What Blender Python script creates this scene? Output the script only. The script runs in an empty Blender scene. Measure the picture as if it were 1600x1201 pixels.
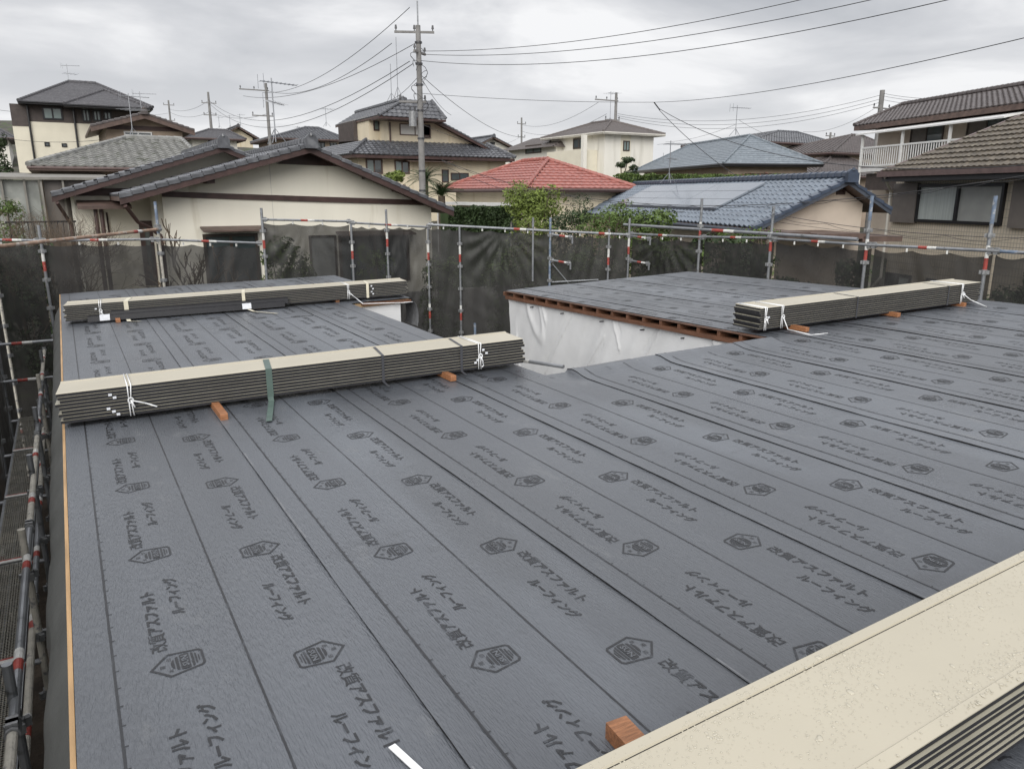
import bpy, math, random
import numpy as np
from mathutils import Vector, Matrix, noise
R = math.radians
scene = bpy.context.scene
COL = scene.collection
rnd = random.Random(7)
# ---------------------------------------------------------------- camera
CZ = 5.0
HEAD, PIT = R(30.3), R(14.08)
FPX = 1180.0
cam_d = bpy.data.cameras.new('camera'); cam = bpy.data.objects.new('camera', cam_d); COL.objects.link(cam)
cam.location = (0, 0, CZ); cam.rotation_euler = (R(90) - PIT, 0, -HEAD)
cam_d.sensor_width = 36; cam_d.lens = 36 * FPX / 1600; cam_d.clip_start = 0.05; cam_d.clip_end = 3000
scene.camera = cam
# ---------------------------------------------------------------- light, sky, exposure
scene.view_settings.view_transform = 'Standard'; scene.view_settings.look = 'None'
scene.view_settings.exposure = 0.18; scene.view_settings.gamma = 1
W = bpy.data.worlds.new('World'); scene.world = W; W.use_nodes = True
nt = W.node_tree; nt.nodes.clear()
def N(t, kind, **kw):
    n = t.nodes.new(kind)
    for k, v in kw.items(): setattr(n, k, v)
    return n
SUN_EL, SUN_AZ = R(31), R(218)
out = N(nt, 'ShaderNodeOutputWorld')
sky = N(nt, 'ShaderNodeTexSky', sky_type='NISHITA', sun_disc=False, sun_elevation=SUN_EL, sun_rotation=SUN_AZ)
bg1 = N(nt, 'ShaderNodeBackground'); bg1.inputs[1].default_value = 0.06
nt.links.new(sky.outputs[0], bg1.inputs[0])
tc = N(nt, 'ShaderNodeTexCoord')
sep = N(nt, 'ShaderNodeSeparateXYZ'); nt.links.new(tc.outputs['Generated'], sep.inputs[0])
# project the view direction on a cloud deck: xy / (z + .12)
ad = N(nt, 'ShaderNodeMath', operation='ADD'); ad.inputs[1].default_value = 0.16; nt.links.new(sep.outputs[2], ad.inputs[0])
mx = N(nt, 'ShaderNodeMath', operation='MAXIMUM'); mx.inputs[1].default_value = 0.02; nt.links.new(ad.outputs[0], mx.inputs[0])
dx = N(nt, 'ShaderNodeMath', operation='DIVIDE'); nt.links.new(sep.outputs[0], dx.inputs[0]); nt.links.new(mx.outputs[0], dx.inputs[1])
dy = N(nt, 'ShaderNodeMath', operation='DIVIDE'); nt.links.new(sep.outputs[1], dy.inputs[0]); nt.links.new(mx.outputs[0], dy.inputs[1])
cmb = N(nt, 'ShaderNodeCombineXYZ'); nt.links.new(dx.outputs[0], cmb.inputs[0]); nt.links.new(dy.outputs[0], cmb.inputs[1]); cmb.inputs[2].default_value = 3.3
no1 = N(nt, 'ShaderNodeTexNoise'); no1.inputs['Scale'].default_value = 1.05; no1.inputs['Detail'].default_value = 7; no1.inputs['Roughness'].default_value = .52; no1.inputs['Distortion'].default_value = .35
nt.links.new(cmb.outputs[0], no1.inputs['Vector'])
cr = N(nt, 'ShaderNodeValToRGB'); nt.links.new(no1.outputs[0], cr.inputs[0])
e = cr.color_ramp.elements
e[0].position = .36; e[0].color = (.52, .54, .58, 1); e[1].position = .64; e[1].color = (1.08, 1.08, 1.09, 1)
m_ = e.new(.52); m_.color = (.76, .77, .80, 1)
# paler towards the horizon
hz = N(nt, 'ShaderNodeMapRange'); nt.links.new(sep.outputs[2], hz.inputs[0])
hz.inputs[1].default_value = -.02; hz.inputs[2].default_value = .24; hz.inputs[3].default_value = .85; hz.inputs[4].default_value = 0
mixh = N(nt, 'ShaderNodeMixRGB'); nt.links.new(hz.outputs[0], mixh.inputs[0]); nt.links.new(cr.outputs[0], mixh.inputs[1]); mixh.inputs[2].default_value = (1.0, 1.0, 1.02, 1)
bg2 = N(nt, 'ShaderNodeBackground')
zb_ = N(nt, 'ShaderNodeMapRange', interpolation_type='SMOOTHSTEP'); nt.links.new(sep.outputs[2], zb_.inputs[0])   # overcast skies are brightest overhead
zb_.inputs[1].default_value = .20; zb_.inputs[2].default_value = .75; zb_.inputs[3].default_value = .80; zb_.inputs[4].default_value = 1.35
nt.links.new(zb_.outputs[0], bg2.inputs[1])
nt.links.new(mixh.outputs[0], bg2.inputs[0])
mixs = N(nt, 'ShaderNodeMixShader'); mixs.inputs[0].default_value = .94
nt.links.new(bg1.outputs[0], mixs.inputs[1]); nt.links.new(bg2.outputs[0], mixs.inputs[2]); nt.links.new(mixs.outputs[0], out.inputs[0])
sd = bpy.data.lights.new('sun', 'SUN'); sd.energy = 2.4; sd.angle = R(45); sd.color = (1, .97, .92)
so = bpy.data.objects.new('sun', sd); COL.objects.link(so)
sdir = Vector((math.sin(SUN_AZ) * math.cos(SUN_EL), math.cos(SUN_AZ) * math.cos(SUN_EL), math.sin(SUN_EL)))
so.rotation_euler = sdir.to_track_quat('Z', 'Y').to_euler(); so.location = (0, 0, 30)

# ---------------------------------------------------------------- pixel <-> world (photo pixels 1600 x 1201)
FW = Vector((math.sin(HEAD) * math.cos(PIT), math.cos(HEAD) * math.cos(PIT), -math.sin(PIT)))
RT = Vector((math.cos(HEAD), -math.sin(HEAD), 0)); UP = RT.cross(FW)
C0 = Vector((0, 0, CZ))
def ray(x, y): return FW + RT * ((x - 800) / FPX) - UP * ((y - 600.5) / FPX)
def at(x, y, d):
    """point seen at photo pixel x, y whose horizontal forward distance is d"""
    r = ray(x, y); hf = Vector((math.sin(HEAD), math.cos(HEAD), 0)).dot(r); return C0 + r * (d / hf)
class Fr:
    """vertical grid turned by yaw degrees clockwise: a across (to the right), b away, z up"""
    def __init__(s, yaw=0.0):
        g = R(yaw); s.a = Vector((math.cos(g), -math.sin(g), 0)); s.b = Vector((math.sin(g), math.cos(g), 0)); s.yaw = yaw
    def w(s, a, b, z): return s.a * a + s.b * b + Vector((0, 0, z))
    def onb(s, x, y, b):            # hit plane b = const -> (a, z)
        r = ray(x, y); t = (b - C0.dot(s.b)) / r.dot(s.b); p = C0 + r * t; return p.dot(s.a), p.z
    def ona(s, x, y, a):            # hit plane a = const -> (b, z)
        r = ray(x, y); t = (a - C0.dot(s.a)) / r.dot(s.a); p = C0 + r * t; return p.dot(s.b), p.z
    def ab(s, x, d):                # pixel column x at forward distance d -> (a, b)
        p = at(x, 304, d); return p.dot(s.a), p.dot(s.b)
G0 = Fr(0); G1 = Fr(19.5)

# ---------------------------------------------------------------- mesh builder
WO = {}
class MB:
    def __init__(s): s.v = []; s.f = []; s.m = []
    def add(s, vs, fs, m=0):
        o = len(s.v); s.v += [tuple(v) for v in vs]; s.f += [tuple(i + o for i in f) for f in fs]; s.m += [m] * len(fs)
        return s
    def quad(s, a, b, c, d, m=0): return s.add([a, b, c, d], [(0, 1, 2, 3)], m)
    def hexa(s, p, m=0):            # 8 points: bottom 0-3, top 4-7
        return s.add(p, [(3, 2, 1, 0), (4, 5, 6, 7), (0, 1, 5, 4), (1, 2, 6, 5), (2, 3, 7, 6), (3, 0, 4, 7)], m)
    def box(s, c, d, m=0, fr=None, rz=0.0):
        """box centred at c (world or frame coordinates), full size d"""
        x, y, z = d[0] / 2, d[1] / 2, d[2] / 2
        ps = [Vector(q) for q in ((-x, -y, -z), (x, -y, -z), (x, y, -z), (-x, y, -z), (-x, -y, z), (x, -y, z), (x, y, z), (-x, y, z))]
        if rz: M = Matrix.Rotation(rz, 3, 'Z'); ps = [M @ q for q in ps]
        ps = [q + Vector(c) for q in ps]
        if fr: ps = [fr.w(*q) for q in ps]
        return s.hexa(ps, m)
    def bb(s, a0, a1, b0, b1, z0, z1, m=0, fr=None):
        return s.box(((a0 + a1) / 2, (b0 + b1) / 2, (z0 + z1) / 2), (abs(a1 - a0), abs(b1 - b0), abs(z1 - z0)), m, fr)
    def prism(s, pts, off, m=0):    # polygon pts extruded by vector off
        n = len(pts); off = Vector(off); pts = [Vector(p) for p in pts]
        return s.add(pts + [p + off for p in pts], [tuple(range(n))[::-1], tuple(range(n, 2 * n))] + [(i, (i + 1) % n, (i + 1) % n + n, i + n) for i in range(n)], m)
    def tube(s, p, q, r, n=8, r2=None, m=0, cap=True):
        p = Vector(p); q = Vector(q); r2 = r if r2 is None else r2; d = (q - p)
        if d.length < 1e-6: return s
        d.normalize(); u = d.orthogonal().normalized(); w = d.cross(u)
        vs = []; fs = []
        for i in range(n):
            c = math.cos(2 * math.pi * i / n); t = math.sin(2 * math.pi * i / n)
            vs.append(p + (u * c + w * t) * r)
        for i in range(n):
            c = math.cos(2 * math.pi * i / n); t = math.sin(2 * math.pi * i / n)
            vs.append(q + (u * c + w * t) * r2)
        fs = [(i, (i + 1) % n, (i + 1) % n + n, i + n) for i in range(n)]
        if cap: fs += [tuple(range(n))[::-1], tuple(range(n, 2 * n))]
        return s.add(vs, fs, m)
    def path(s, pts, r, n=6, m=0):
        for a, b in zip(pts[:-1], pts[1:]): s.tube(a, b, r, n, m=m, cap=True)
        return s
    def build(s, name, mats, parent=None, smooth=False, origin=None):
        if not isinstance(mats, (list, tuple)): mats = [mats]
        if origin is None:
            if parent is not None: origin = WO[parent.name]
            else:
                a = np.array(s.v); lo = a.min(0); hi = a.max(0); origin = ((lo[0] + hi[0]) / 2, (lo[1] + hi[1]) / 2, lo[2])
        me = bpy.data.meshes.new(name)
        o3 = origin
        me.from_pydata([(v[0] - o3[0], v[1] - o3[1], v[2] - o3[2]) for v in s.v], [], s.f)
        for mt in mats: me.materials.append(mt)
        me.polygons.foreach_set('material_index', s.m)
        if smooth: me.polygons.foreach_set('use_smooth', [True] * len(s.f))
        me.update()
        ob = bpy.data.objects.new(name, me); COL.objects.link(ob)
        if parent is not None:
            ob.parent = parent; po = WO[parent.name]; ob.location = (o3[0] - po[0], o3[1] - po[1], o3[2] - po[2])
        else: ob.location = o3
        WO[ob.name] = tuple(o3)
        return ob
def tag(o, label=None, cat=None, group=None, kind=None):
    if label: o['label'] = label
    if cat: o['category'] = cat
    if group: o['group'] = group
    if kind: o['kind'] = kind
    return o
def empty(name, loc, label, cat, group=None):
    o = bpy.data.objects.new(name, None); COL.objects.link(o); o.location = loc; o.empty_display_size = .2
    WO[o.name] = tuple(loc); return tag(o, label, cat, group)

# ---------------------------------------------------------------- materials
def mat(name, col, rough=.7, var=.12, scale=3.0, bump=0.0, bscale=40.0, metal=0.0, spec=.5, stretch=None, var2=None, s2=.6, alpha=None, dirt=None):
    m = bpy.data.materials.new(name); m.use_nodes = True; t = m.node_tree; b = t.nodes['Principled BSDF']
    b.inputs['Roughness'].default_value = rough; b.inputs['Metallic'].default_value = metal; b.inputs['Specular IOR Level'].default_value = spec
    c = N(t, 'ShaderNodeTexCoord'); mp = N(t, 'ShaderNodeMapping'); t.links.new(c.outputs['Object'], mp.inputs[0])
    if stretch: mp.inputs['Scale'].default_value = stretch
    n1 = N(t, 'ShaderNodeTexNoise'); n1.inputs['Scale'].default_value = scale; n1.inputs['Detail'].default_value = 6; t.links.new(mp.outputs[0], n1.inputs['Vector'])
    r = N(t, 'ShaderNodeValToRGB'); t.links.new(n1.outputs[0], r.inputs[0])
    r.color_ramp.elements[0].position = .3; r.color_ramp.elements[1].position = .7
    r.color_ramp.elements[0].color = tuple(x * (1 - var) for x in col) + (1,); r.color_ramp.elements[1].color = tuple(min(1, x * (1 + var)) for x in col) + (1,)
    last = r.outputs[0]
    if dirt:
        n3 = N(t, 'ShaderNodeTexNoise'); n3.inputs['Scale'].default_value = dirt[2]; n3.inputs['Detail'].default_value = 8; t.links.new(mp.outputs[0], n3.inputs['Vector'])
        r3 = N(t, 'ShaderNodeValToRGB'); t.links.new(n3.outputs[0], r3.inputs[0]); r3.color_ramp.elements[0].position = dirt[1]; r3.color_ramp.elements[1].position = min(1, dirt[1] + .12)
        r3.color_ramp.elements[0].color = (0, 0, 0, 1)
        mxx = N(t, 'ShaderNodeMixRGB'); t.links.new(r3.outputs[0], mxx.inputs[0]); t.links.new(last, mxx.inputs[1]); mxx.inputs[2].default_value = tuple(dirt[0]) + (1,); last = mxx.outputs[0]
    t.links.new(last, b.inputs['Base Color'])
    if bump:
        n2 = N(t, 'ShaderNodeTexNoise'); n2.inputs['Scale'].default_value = bscale; n2.inputs['Detail'].default_value = 5; t.links.new(mp.outputs[0], n2.inputs['Vector'])
        bp = N(t, 'ShaderNodeBump'); bp.inputs['Strength'].default_value = min(1, bump); bp.inputs['Distance'].default_value = .02; t.links.new(n2.outputs[0], bp.inputs['Height']); t.links.new(bp.outputs[0], b.inputs['Normal'])
    return m
M = {}
M['sheet'] = mat('asphalt_roofing_felt', (.078, .086, .100), .38, .2, 1.6, .6, 150, stretch=(1, .16, 1), spec=.85, dirt=((.112, .124, .143), .53, 1.3))
M['print'] = mat('black_print', (.018, .019, .022), .6, .2, 9, spec=.35, bump=.4, bscale=150, stretch=(1, .16, 1), dirt=((.055, .06, .07), .585, 38))
def damp(m, lo, hi, sc):
    t = m.node_tree; b = t.nodes['Principled BSDF']; c = N(t, 'ShaderNodeTexCoord'); n = N(t, 'ShaderNodeTexNoise'); n.inputs['Scale'].default_value = sc; n.inputs['Detail'].default_value = 7; n.inputs['Roughness'].default_value = .62
    t.links.new(c.outputs['Object'], n.inputs[0]); r = N(t, 'ShaderNodeMapRange'); r.inputs[1].default_value = .36; r.inputs[2].default_value = .62; r.inputs[3].default_value = lo; r.inputs[4].default_value = hi
    t.links.new(n.outputs[0], r.inputs[0]); t.links.new(r.outputs[0], b.inputs['Roughness'])
damp(M['sheet'], .24, .60, .8)
for k_ in ('sheet', 'print'):       # damp film: pale sky sheen at grazing angles
    b_ = M[k_].node_tree.nodes['Principled BSDF']; b_.inputs['Coat Weight'].default_value = .45; b_.inputs['Coat Roughness'].default_value = .34; b_.inputs['Coat IOR'].default_value = 1.45
def scuffs(m, col, th, sc, stretch, w=.5):
    t = m.node_tree; b = t.nodes['Principled BSDF']; src = b.inputs['Base Color'].links[0].from_socket; c = N(t, 'ShaderNodeTexCoord'); mp = N(t, 'ShaderNodeMapping'); mp.inputs['Scale'].default_value = stretch; t.links.new(c.outputs['Object'], mp.inputs[0])
    n = N(t, 'ShaderNodeTexNoise'); n.inputs['Scale'].default_value = sc; n.inputs['Detail'].default_value = 9; n.inputs['Roughness'].default_value = .7; t.links.new(mp.outputs[0], n.inputs[0])
    r = N(t, 'ShaderNodeMapRange'); r.inputs[1].default_value = th; r.inputs[2].default_value = th + .12; r.inputs[3].default_value = 0; r.inputs[4].default_value = w; t.links.new(n.outputs[0], r.inputs[0])
    x = N(t, 'ShaderNodeMixRGB'); t.links.new(r.outputs[0], x.inputs[0]); t.links.new(src, x.inputs[1]); x.inputs[2].default_value = tuple(col) + (1,); t.links.new(x.outputs[0], b.inputs['Base Color'])
scuffs(M['sheet'], (.16, .165, .17), .60, 2.6, (1.6, .8, 1), .45); scuffs(M['sheet'], (.04, .044, .052), .60, 1.9, (1, 1.7, 1), .5); scuffs(M['print'], (.075, .082, .095), .56, 5, (1, 1, 1), .6)
M['felt_edge_shade'] = mat('felt_edge_and_lap_shade', (.008, .008, .009), .8, .2, 20)  # asphalt edge, blackened so the colour holds the shade of the lifted lap
M['lint'] = mat('pale_felt_backing', (.17, .175, .185), .8, .25, 20)
M['ply'] = mat('plywood_deck', (.36, .25, .14), .7, .2, 4, .2, stretch=(1, .1, 1))
M['edge_timber'] = mat('pale_edge_timber', (.43, .27, .13), .6, .25, 9, .2, stretch=(4, .3, 4))
M['timber'] = mat('red_brown_timber', (.125, .056, .030), .6, .3, 7, .3, stretch=(8, .6, 8))
M['block'] = mat('cedar_block', (.31, .135, .06), .5, .35, 9, .3, stretch=(2, 14, 14), dirt=((.11, .03, .012), .68, 9))
M['rafter'] = mat('brown_rafter', (.09, .045, .028), .65, .3, 7, .3)
M['wrap'] = mat('white_tarpaulin', (.60, .605, .61), .42, .06, 3, .25, 60)
M['grey_wrap'] = mat('grey_translucent_wrap', (.115, .118, .115), .4, .15, 3, .2, 20)
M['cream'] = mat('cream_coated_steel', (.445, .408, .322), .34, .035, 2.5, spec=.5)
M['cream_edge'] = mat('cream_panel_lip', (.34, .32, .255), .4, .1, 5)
M['under'] = mat('dark_panel_foam', (.014, .014, .017), .6, .3, 20)
M['white_band'] = mat('white_plastic_band', (.75, .76, .77), .4, .08, 8)
M['green_band'] = mat('green_grey_band', (.085, .125, .11), .45, .15, 12)
M['black_band'] = mat('dark_grey_band', (.05, .052, .06), .5, .15, 12)
M['cream_band'] = mat('cream_band', (.62, .58, .46), .5, .1, 12)
M['trim'] = mat('black_steel_trim', (.016, .016, .019), .35, .2, 10)
M['label'] = mat('white_sticker', (.66, .68, .72), .6, .12, 30)

# ---------------------------------------------------------------- the building under construction
HR = 1.525                       # camera height over the roof plane
def roofz(X, Y):
    z = CZ - HR + .028 * X
    if Y > 4.9 and X > 5.0: z -= .017 * (Y - 4.9) * min(1, (X - 5.0) / .8)
    return z
def wav(X, Y):
    n = noise.noise
    return .0045 * n(Vector((X * 1.3, Y * .5, 1.7))) + .003 * n(Vector((X * 3.1, Y * 1.1, 9))) + .0012 * n(Vector((X * 5.5 + Y * 1.5, Y * 2.2, 5)))
BLD = empty('house_under_construction', (4.7, 5, 0), 'single-storey house under construction, its flat U-shaped roof covered in grey printed roofing felt', 'house')
XE, XN1, XN2, XR = -.145, 3.25, 5.86, 9.62
YL = [-9, 99]
def y_outline(X): return [(max(a, YL[0]), min(b, YL[1])) for a, b in y_out0(X) if min(b, YL[1]) > max(a, YL[0])]
def y_out0(X):                # list of (y0, y1) felt ranges at X
    if X < XN1: return [(-1.2, 13.92 - .13 * max(0, X))]
    if X < 4.12: return [(-1.2, 5.03), (9.87, 13.92 - .13 * X)]
    if X < XN2: return [(-1.2, 5.03 - .045 * (X - XN1))]
    return [(-1.2, 10.2)]
SEAMS = [-.133 + .9 * k for k in range(11)]
def felt_z(k, X, Y):
    xk = SEAMS[k] if k >= 0 else -9
    u = X - xk
    z = roofz(X, Y) + .010 + wav(X, Y)
    if u > .88: z -= .003
    if u < .12 and k > 0:
        l = .0026 + .0042 * noise.noise(Vector((k * 7.3, Y * 1.9, 4))) + .0028 * noise.noise(Vector((k * 3.3, Y * 5.5, 1)))
        z += max(.0006, l) * (1 - u / .12) + .0016
    # front edge of the notch curls down a little, felt bumps up against the right wing
    if XN1 + .2 < X < XN2 and 4.55 < Y < 5.2: z += .035 * math.exp(-((Y - 4.95) / .12) ** 2)
    return z
# print shapes, in metres, text running along +x with its top at +y, logo centre at origin
def text_geo(body, width, height, heavy):
    c = bpy.data.curves.new('print_text', 'FONT'); c.body = body; c.size = 1; c.resolution_u = 1; c.offset = heavy; c.fill_mode = 'FRONT'
    o = bpy.data.objects.new('print_text', c); COL.objects.link(o)
    dg = bpy.context.evaluated_depsgraph_get(); me = bpy.data.meshes.new_from_object(o.evaluated_get(dg))
    v = np.array([tuple(q.co)[:2] for q in me.vertices]); f = [tuple(p.vertices) for p in me.polygons]
    bpy.data.objects.remove(o); bpy.data.curves.remove(c); bpy.data.meshes.remove(me)
    lo, hi = v.min(0), v.max(0)
    v = (v - [lo[0], lo[1]]) / (hi - lo) * [width, height]
    return v, f
def place(geo, x, y): return geo[0] + np.array([x, y]), geo[1]
PR = []
PR.append(place(text_geo('改質', .122, .056, .006), .10, .028)); PR.append(place(text_geo('アスファルト', .333, .052, .030), .229, .030))
PR.append(place(text_geo('ルーフィング', .315, .052, .030), .325, -.058))
# hexagonal emblem: tip at +y
def ring(pts, t):
    c = np.mean(pts, 0); pts = np.array(pts); n = len(pts); inn = []
    for i in range(n):
        a, b, d = pts[i - 1], pts[i], pts[(i + 1) % n]
        e1 = (b - a) / np.linalg.norm(b - a); e2 = (d - b) / np.linalg.norm(d - b)
        n1 = np.array([-e1[1], e1[0]]); n2 = np.array([-e2[1], e2[0]]); nn = n1 + n2; nn /= np.linalg.norm(nn)
        k = t / max(.3, nn.dot(n1)); q = b + nn * k
        if np.linalg.norm(q - c) > np.linalg.norm(b - c): q = b - nn * k
        inn.append(q)
    v = np.vstack([pts, inn]); f = [(i, (i + 1) % n, (i + 1) % n + n, i + n) for i in range(n)]
    return v, f
hexp = [(0, .098), (.070, .040), (.068, .030), (.052, -.060), (.040, -.070), (-.040, -.070), (-.052, -.060), (-.068, .030), (-.070, .040)]
PR.append(ring(hexp, .0078))
def disc_band(r, y0, y1, cy=-.012, n=8):
    y0 = max(y0, -r + .001); y1 = min(y1, r - .001); v = []; 
    for i in range(n + 1):
        y = y0 + (y1 - y0) * i / n; x = math.sqrt(r * r - y * y); v += [(-x, y + cy), (x, y + cy)]
    return np.array(v), [(2 * i, 2 * i + 1, 2 * i + 3, 2 * i + 2) for i in range(n)]
for a, b in ((.035, .046), (.021, .030), (-.026, -.019), (-.0355, -.031), (-.0435, -.040)): PR.append(disc_band(.0455, a, b))
# middle band with SUN left open: the band is drawn as a frame, the letters as pale print
PR.append(disc_band(.0455, -.013, .016))
SUNG = place(text_geo('SUN', .066, .022, .03), -.033, -.0218 + .0 )
PR.append(place(text_geo('太', .017, .017, .0), -.043, .028)); PR.append(place(text_geo('陽', .017, .017, .0), -.009, .049)); PR.append(place(text_geo('印', .017, .017, .0), .026, .028))
def join(geos):
    V = []; Fc = []; o = 0
    for v, f in geos: V.append(v); Fc += [tuple(i + o for i in q) for q in f]; o += len(v)
    return np.vstack(V), Fc
PV, PF = join(PR); SV, SF = SUNG
PHASE = {0: (2.47, 2.27), 1: (1.92, 1.72), 2: None, 3: None}
def logo_y(x, y):
    r = ray(x, y); t = (-HR) / (r.z - .028 * r.x); return t * r.y, t * r.x
PH = {}
for k, a, b in ((0, (286, 1038), (496, 1025)), (1, (786, 1028), (983, 1020)), (2, (1004, 857), (1153, 852)), (3, (1184, 768), (1311, 764)), (4, (1210, 670), (1314, 668)), (5, (1335, 628), (1225, 597))):
    PH[k] = (logo_y(*a)[0], logo_y(*b)[0])
def phases(k):
    if k in PH: return PH[k]
    h = (k * .37) % .9; return (h, h - .2)
for k, xk, yl0, yl1 in [(k, x, a, b) for k, x in enumerate(SEAMS) for a, b in (((-9, 7), (7, 99)) if k == 4 else ((-9, 99),))]:
    YL[:] = [yl0, yl1]; mb = MB(); x0 = max(xk, XE); x1 = min(xk + 1.0, XR)
    if k == 0: x0 = XE
    cuts = sorted({x0, x1, *[c for c in (XN1, 4.12, XN2) if x0 < c < x1], *[round(xk + q, 4) for q in (.03, .06, .12, .2, .3, .4, .5, .6, .7, .8, .88, .9) if x0 < xk + q < x1]})
    for a, b in zip(cuts[:-1], cuts[1:]):
        for (ya, yb) in y_outline((a + b) / 2):
            n = max(2, int((yb - ya) / .07))
            ys = [ya + (yb - ya) * i / n for i in range(n + 1)]
            vs = [(X, Y, felt_z(k, X + (1e-4 if X == a else -1e-4) * 0, Y)) for Y in ys for X in (a, b)]
            mb.add(vs, [(2 * i, 2 * i + 1, 2 * i + 3, 2 * i + 2) for i in range(n)], 0)
            if a == cuts[0] or (b == cuts[-1]):      # cut edge, its black includes the shade in the lap gap
                X = a if a == cuts[0] else b
                vs = []
                for Y in ys: z = felt_z(k, X, Y); vs += [(X, Y, z), (X, Y, min(z - .003, roofz(X, Y) + .0085 + wav(X, Y)))]
                mb.add(vs, [(2 * i, 2 * i + 1, 2 * i + 3, 2 * i + 2) for i in range(n)], 2)
                if a == cuts[0] and k > 0:           # frayed pale lint along the lap
                    for i in range(n):
                        if noise.noise(Vector((k * 3, ys[i] * 1.3, 8))) > .12:
                            p = [(X + .004, ys[i], felt_z(k, X, ys[i]) + .0006), (X + .010, ys[i], felt_z(k, X, ys[i]) + .0006), (X + .010, ys[i + 1], felt_z(k, X, ys[i + 1]) + .0006), (X + .004, ys[i + 1], felt_z(k, X, ys[i + 1]) + .0006)]
                            mb.add(p, [(0, 1, 2, 3)], 3)
    def inside(X, Y): return x0 + .005 < X < x1 - .005 and any(p + .02 < Y < q - .02 for p, q in y_outline(X))
    def line(xo, wd, ticks):
        X = xk + xo
        if not (x0 < X < x1): return
        for (ya, yb) in y_outline(X):
            n = max(2, int((yb - ya) / .12)); vs = []
            for i in range(n + 1):
                Y = ya + (yb - ya) * i / n; vs += [(X - wd, Y, felt_z(k, X - wd, Y) + .0012), (X + wd, Y, felt_z(k, X + wd, Y) + .0012)]
            mb.add(vs, [(2 * i, 2 * i + 1, 2 * i + 3, 2 * i + 2) for i in range(n)], 1)
            if ticks:
                for i in range(int((yb - ya) / .1)):
                    Y = ya + .03 + i * .1
                    if (i % 1) == 0: mb.add([(X, Y, felt_z(k, X, Y) + .0013), (X + .014, Y, felt_z(k, X + .014, Y) + .0013), (X + .014, Y + .004, felt_z(k, X + .014, Y) + .0013), (X, Y + .004, felt_z(k, X, Y) + .0013)], [(0, 1, 2, 3)], 1)
                    mb.add([(X - .1 + .8, Y, 0)] * 0, [], 1)
    line(.103, .0040, True); line(.5, .0036, False)
    pa, pb = phases(k)
    for side, (ph, xo) in enumerate(((pa, .301), (pb, .699))):
        Y = ph - .9 * math.ceil((ph + 1.2) / .9)
        while Y < 14.2:
            Y += .9
            if Y < .4: continue
            for V, Fc, dz, mi in ((PV, PF, .0016, 1), (SV, SF, .0026, 0)):
                if side == 0: P = np.stack([xk + xo - V[:, 1], Y + V[:, 0]], 1)
                else: P = np.stack([xk + xo + V[:, 1], Y - V[:, 0]], 1)
                lo, hi = P.min(0), P.max(0)
                ok = inside(lo[0], lo[1]) and inside(hi[0], hi[1]) and inside(lo[0], hi[1]) and inside(hi[0], lo[1])
                if not ok: continue
                if Y > 7 and mi == 0: continue
                g = Fc
                mb.add([(p[0], p[1], felt_z(k, p[0], p[1]) + dz) for p in P], g, mi)
    ob = mb.build('roofing_sheet', [M['sheet'], M['print'], M['felt_edge_shade'], M['lint']], BLD, smooth=False)

YL[:] = [-9, 99]
# deck, fascias, walls
d = MB()
def slab(x0, x1, y0, y1, t0=-.002, t1=-.06):
    P = [(x0, y0), (x1, y0), (x1, y1), (x0, y1)]
    d.hexa([(x, y, roofz(x, y) + t1) for x, y in P] + [(x, y, roofz(x, y) + t0 - .004) for x, y in P])
slab(XE + .01, XN1, -1.2, 13.4); slab(XN1, 4.1, 9.9, 13.35); slab(XN1, XN2, -1.2, 5.0); slab(XN2, XR - .01, -1.2, 4.9); slab(XN2, XR - .01, 4.9, 10.18, t1=-.016)
d.build('roof_deck', M['ply'], BLD)
f = MB()                       # pale timber along the left eave
n = 60
vs = []
for i in range(n + 1):
    Y = -1.2 + 15.1 * i / n; z = roofz(XE, Y) + .006 + wav(XE, Y)
    vs += [(XE - .017, Y, z - .045), (XE - .017, Y, z), (XE - .002, Y, z), (XE - .002, Y, z - .045)]
f.add(vs, [(4 * i + j, 4 * i + (j + 1) % 4, 4 * i + 4 + (j + 1) % 4, 4 * i + 4 + j) for i in range(n) for j in range(4)])
f.build('edge_batten', M['edge_timber'], BLD)
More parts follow.
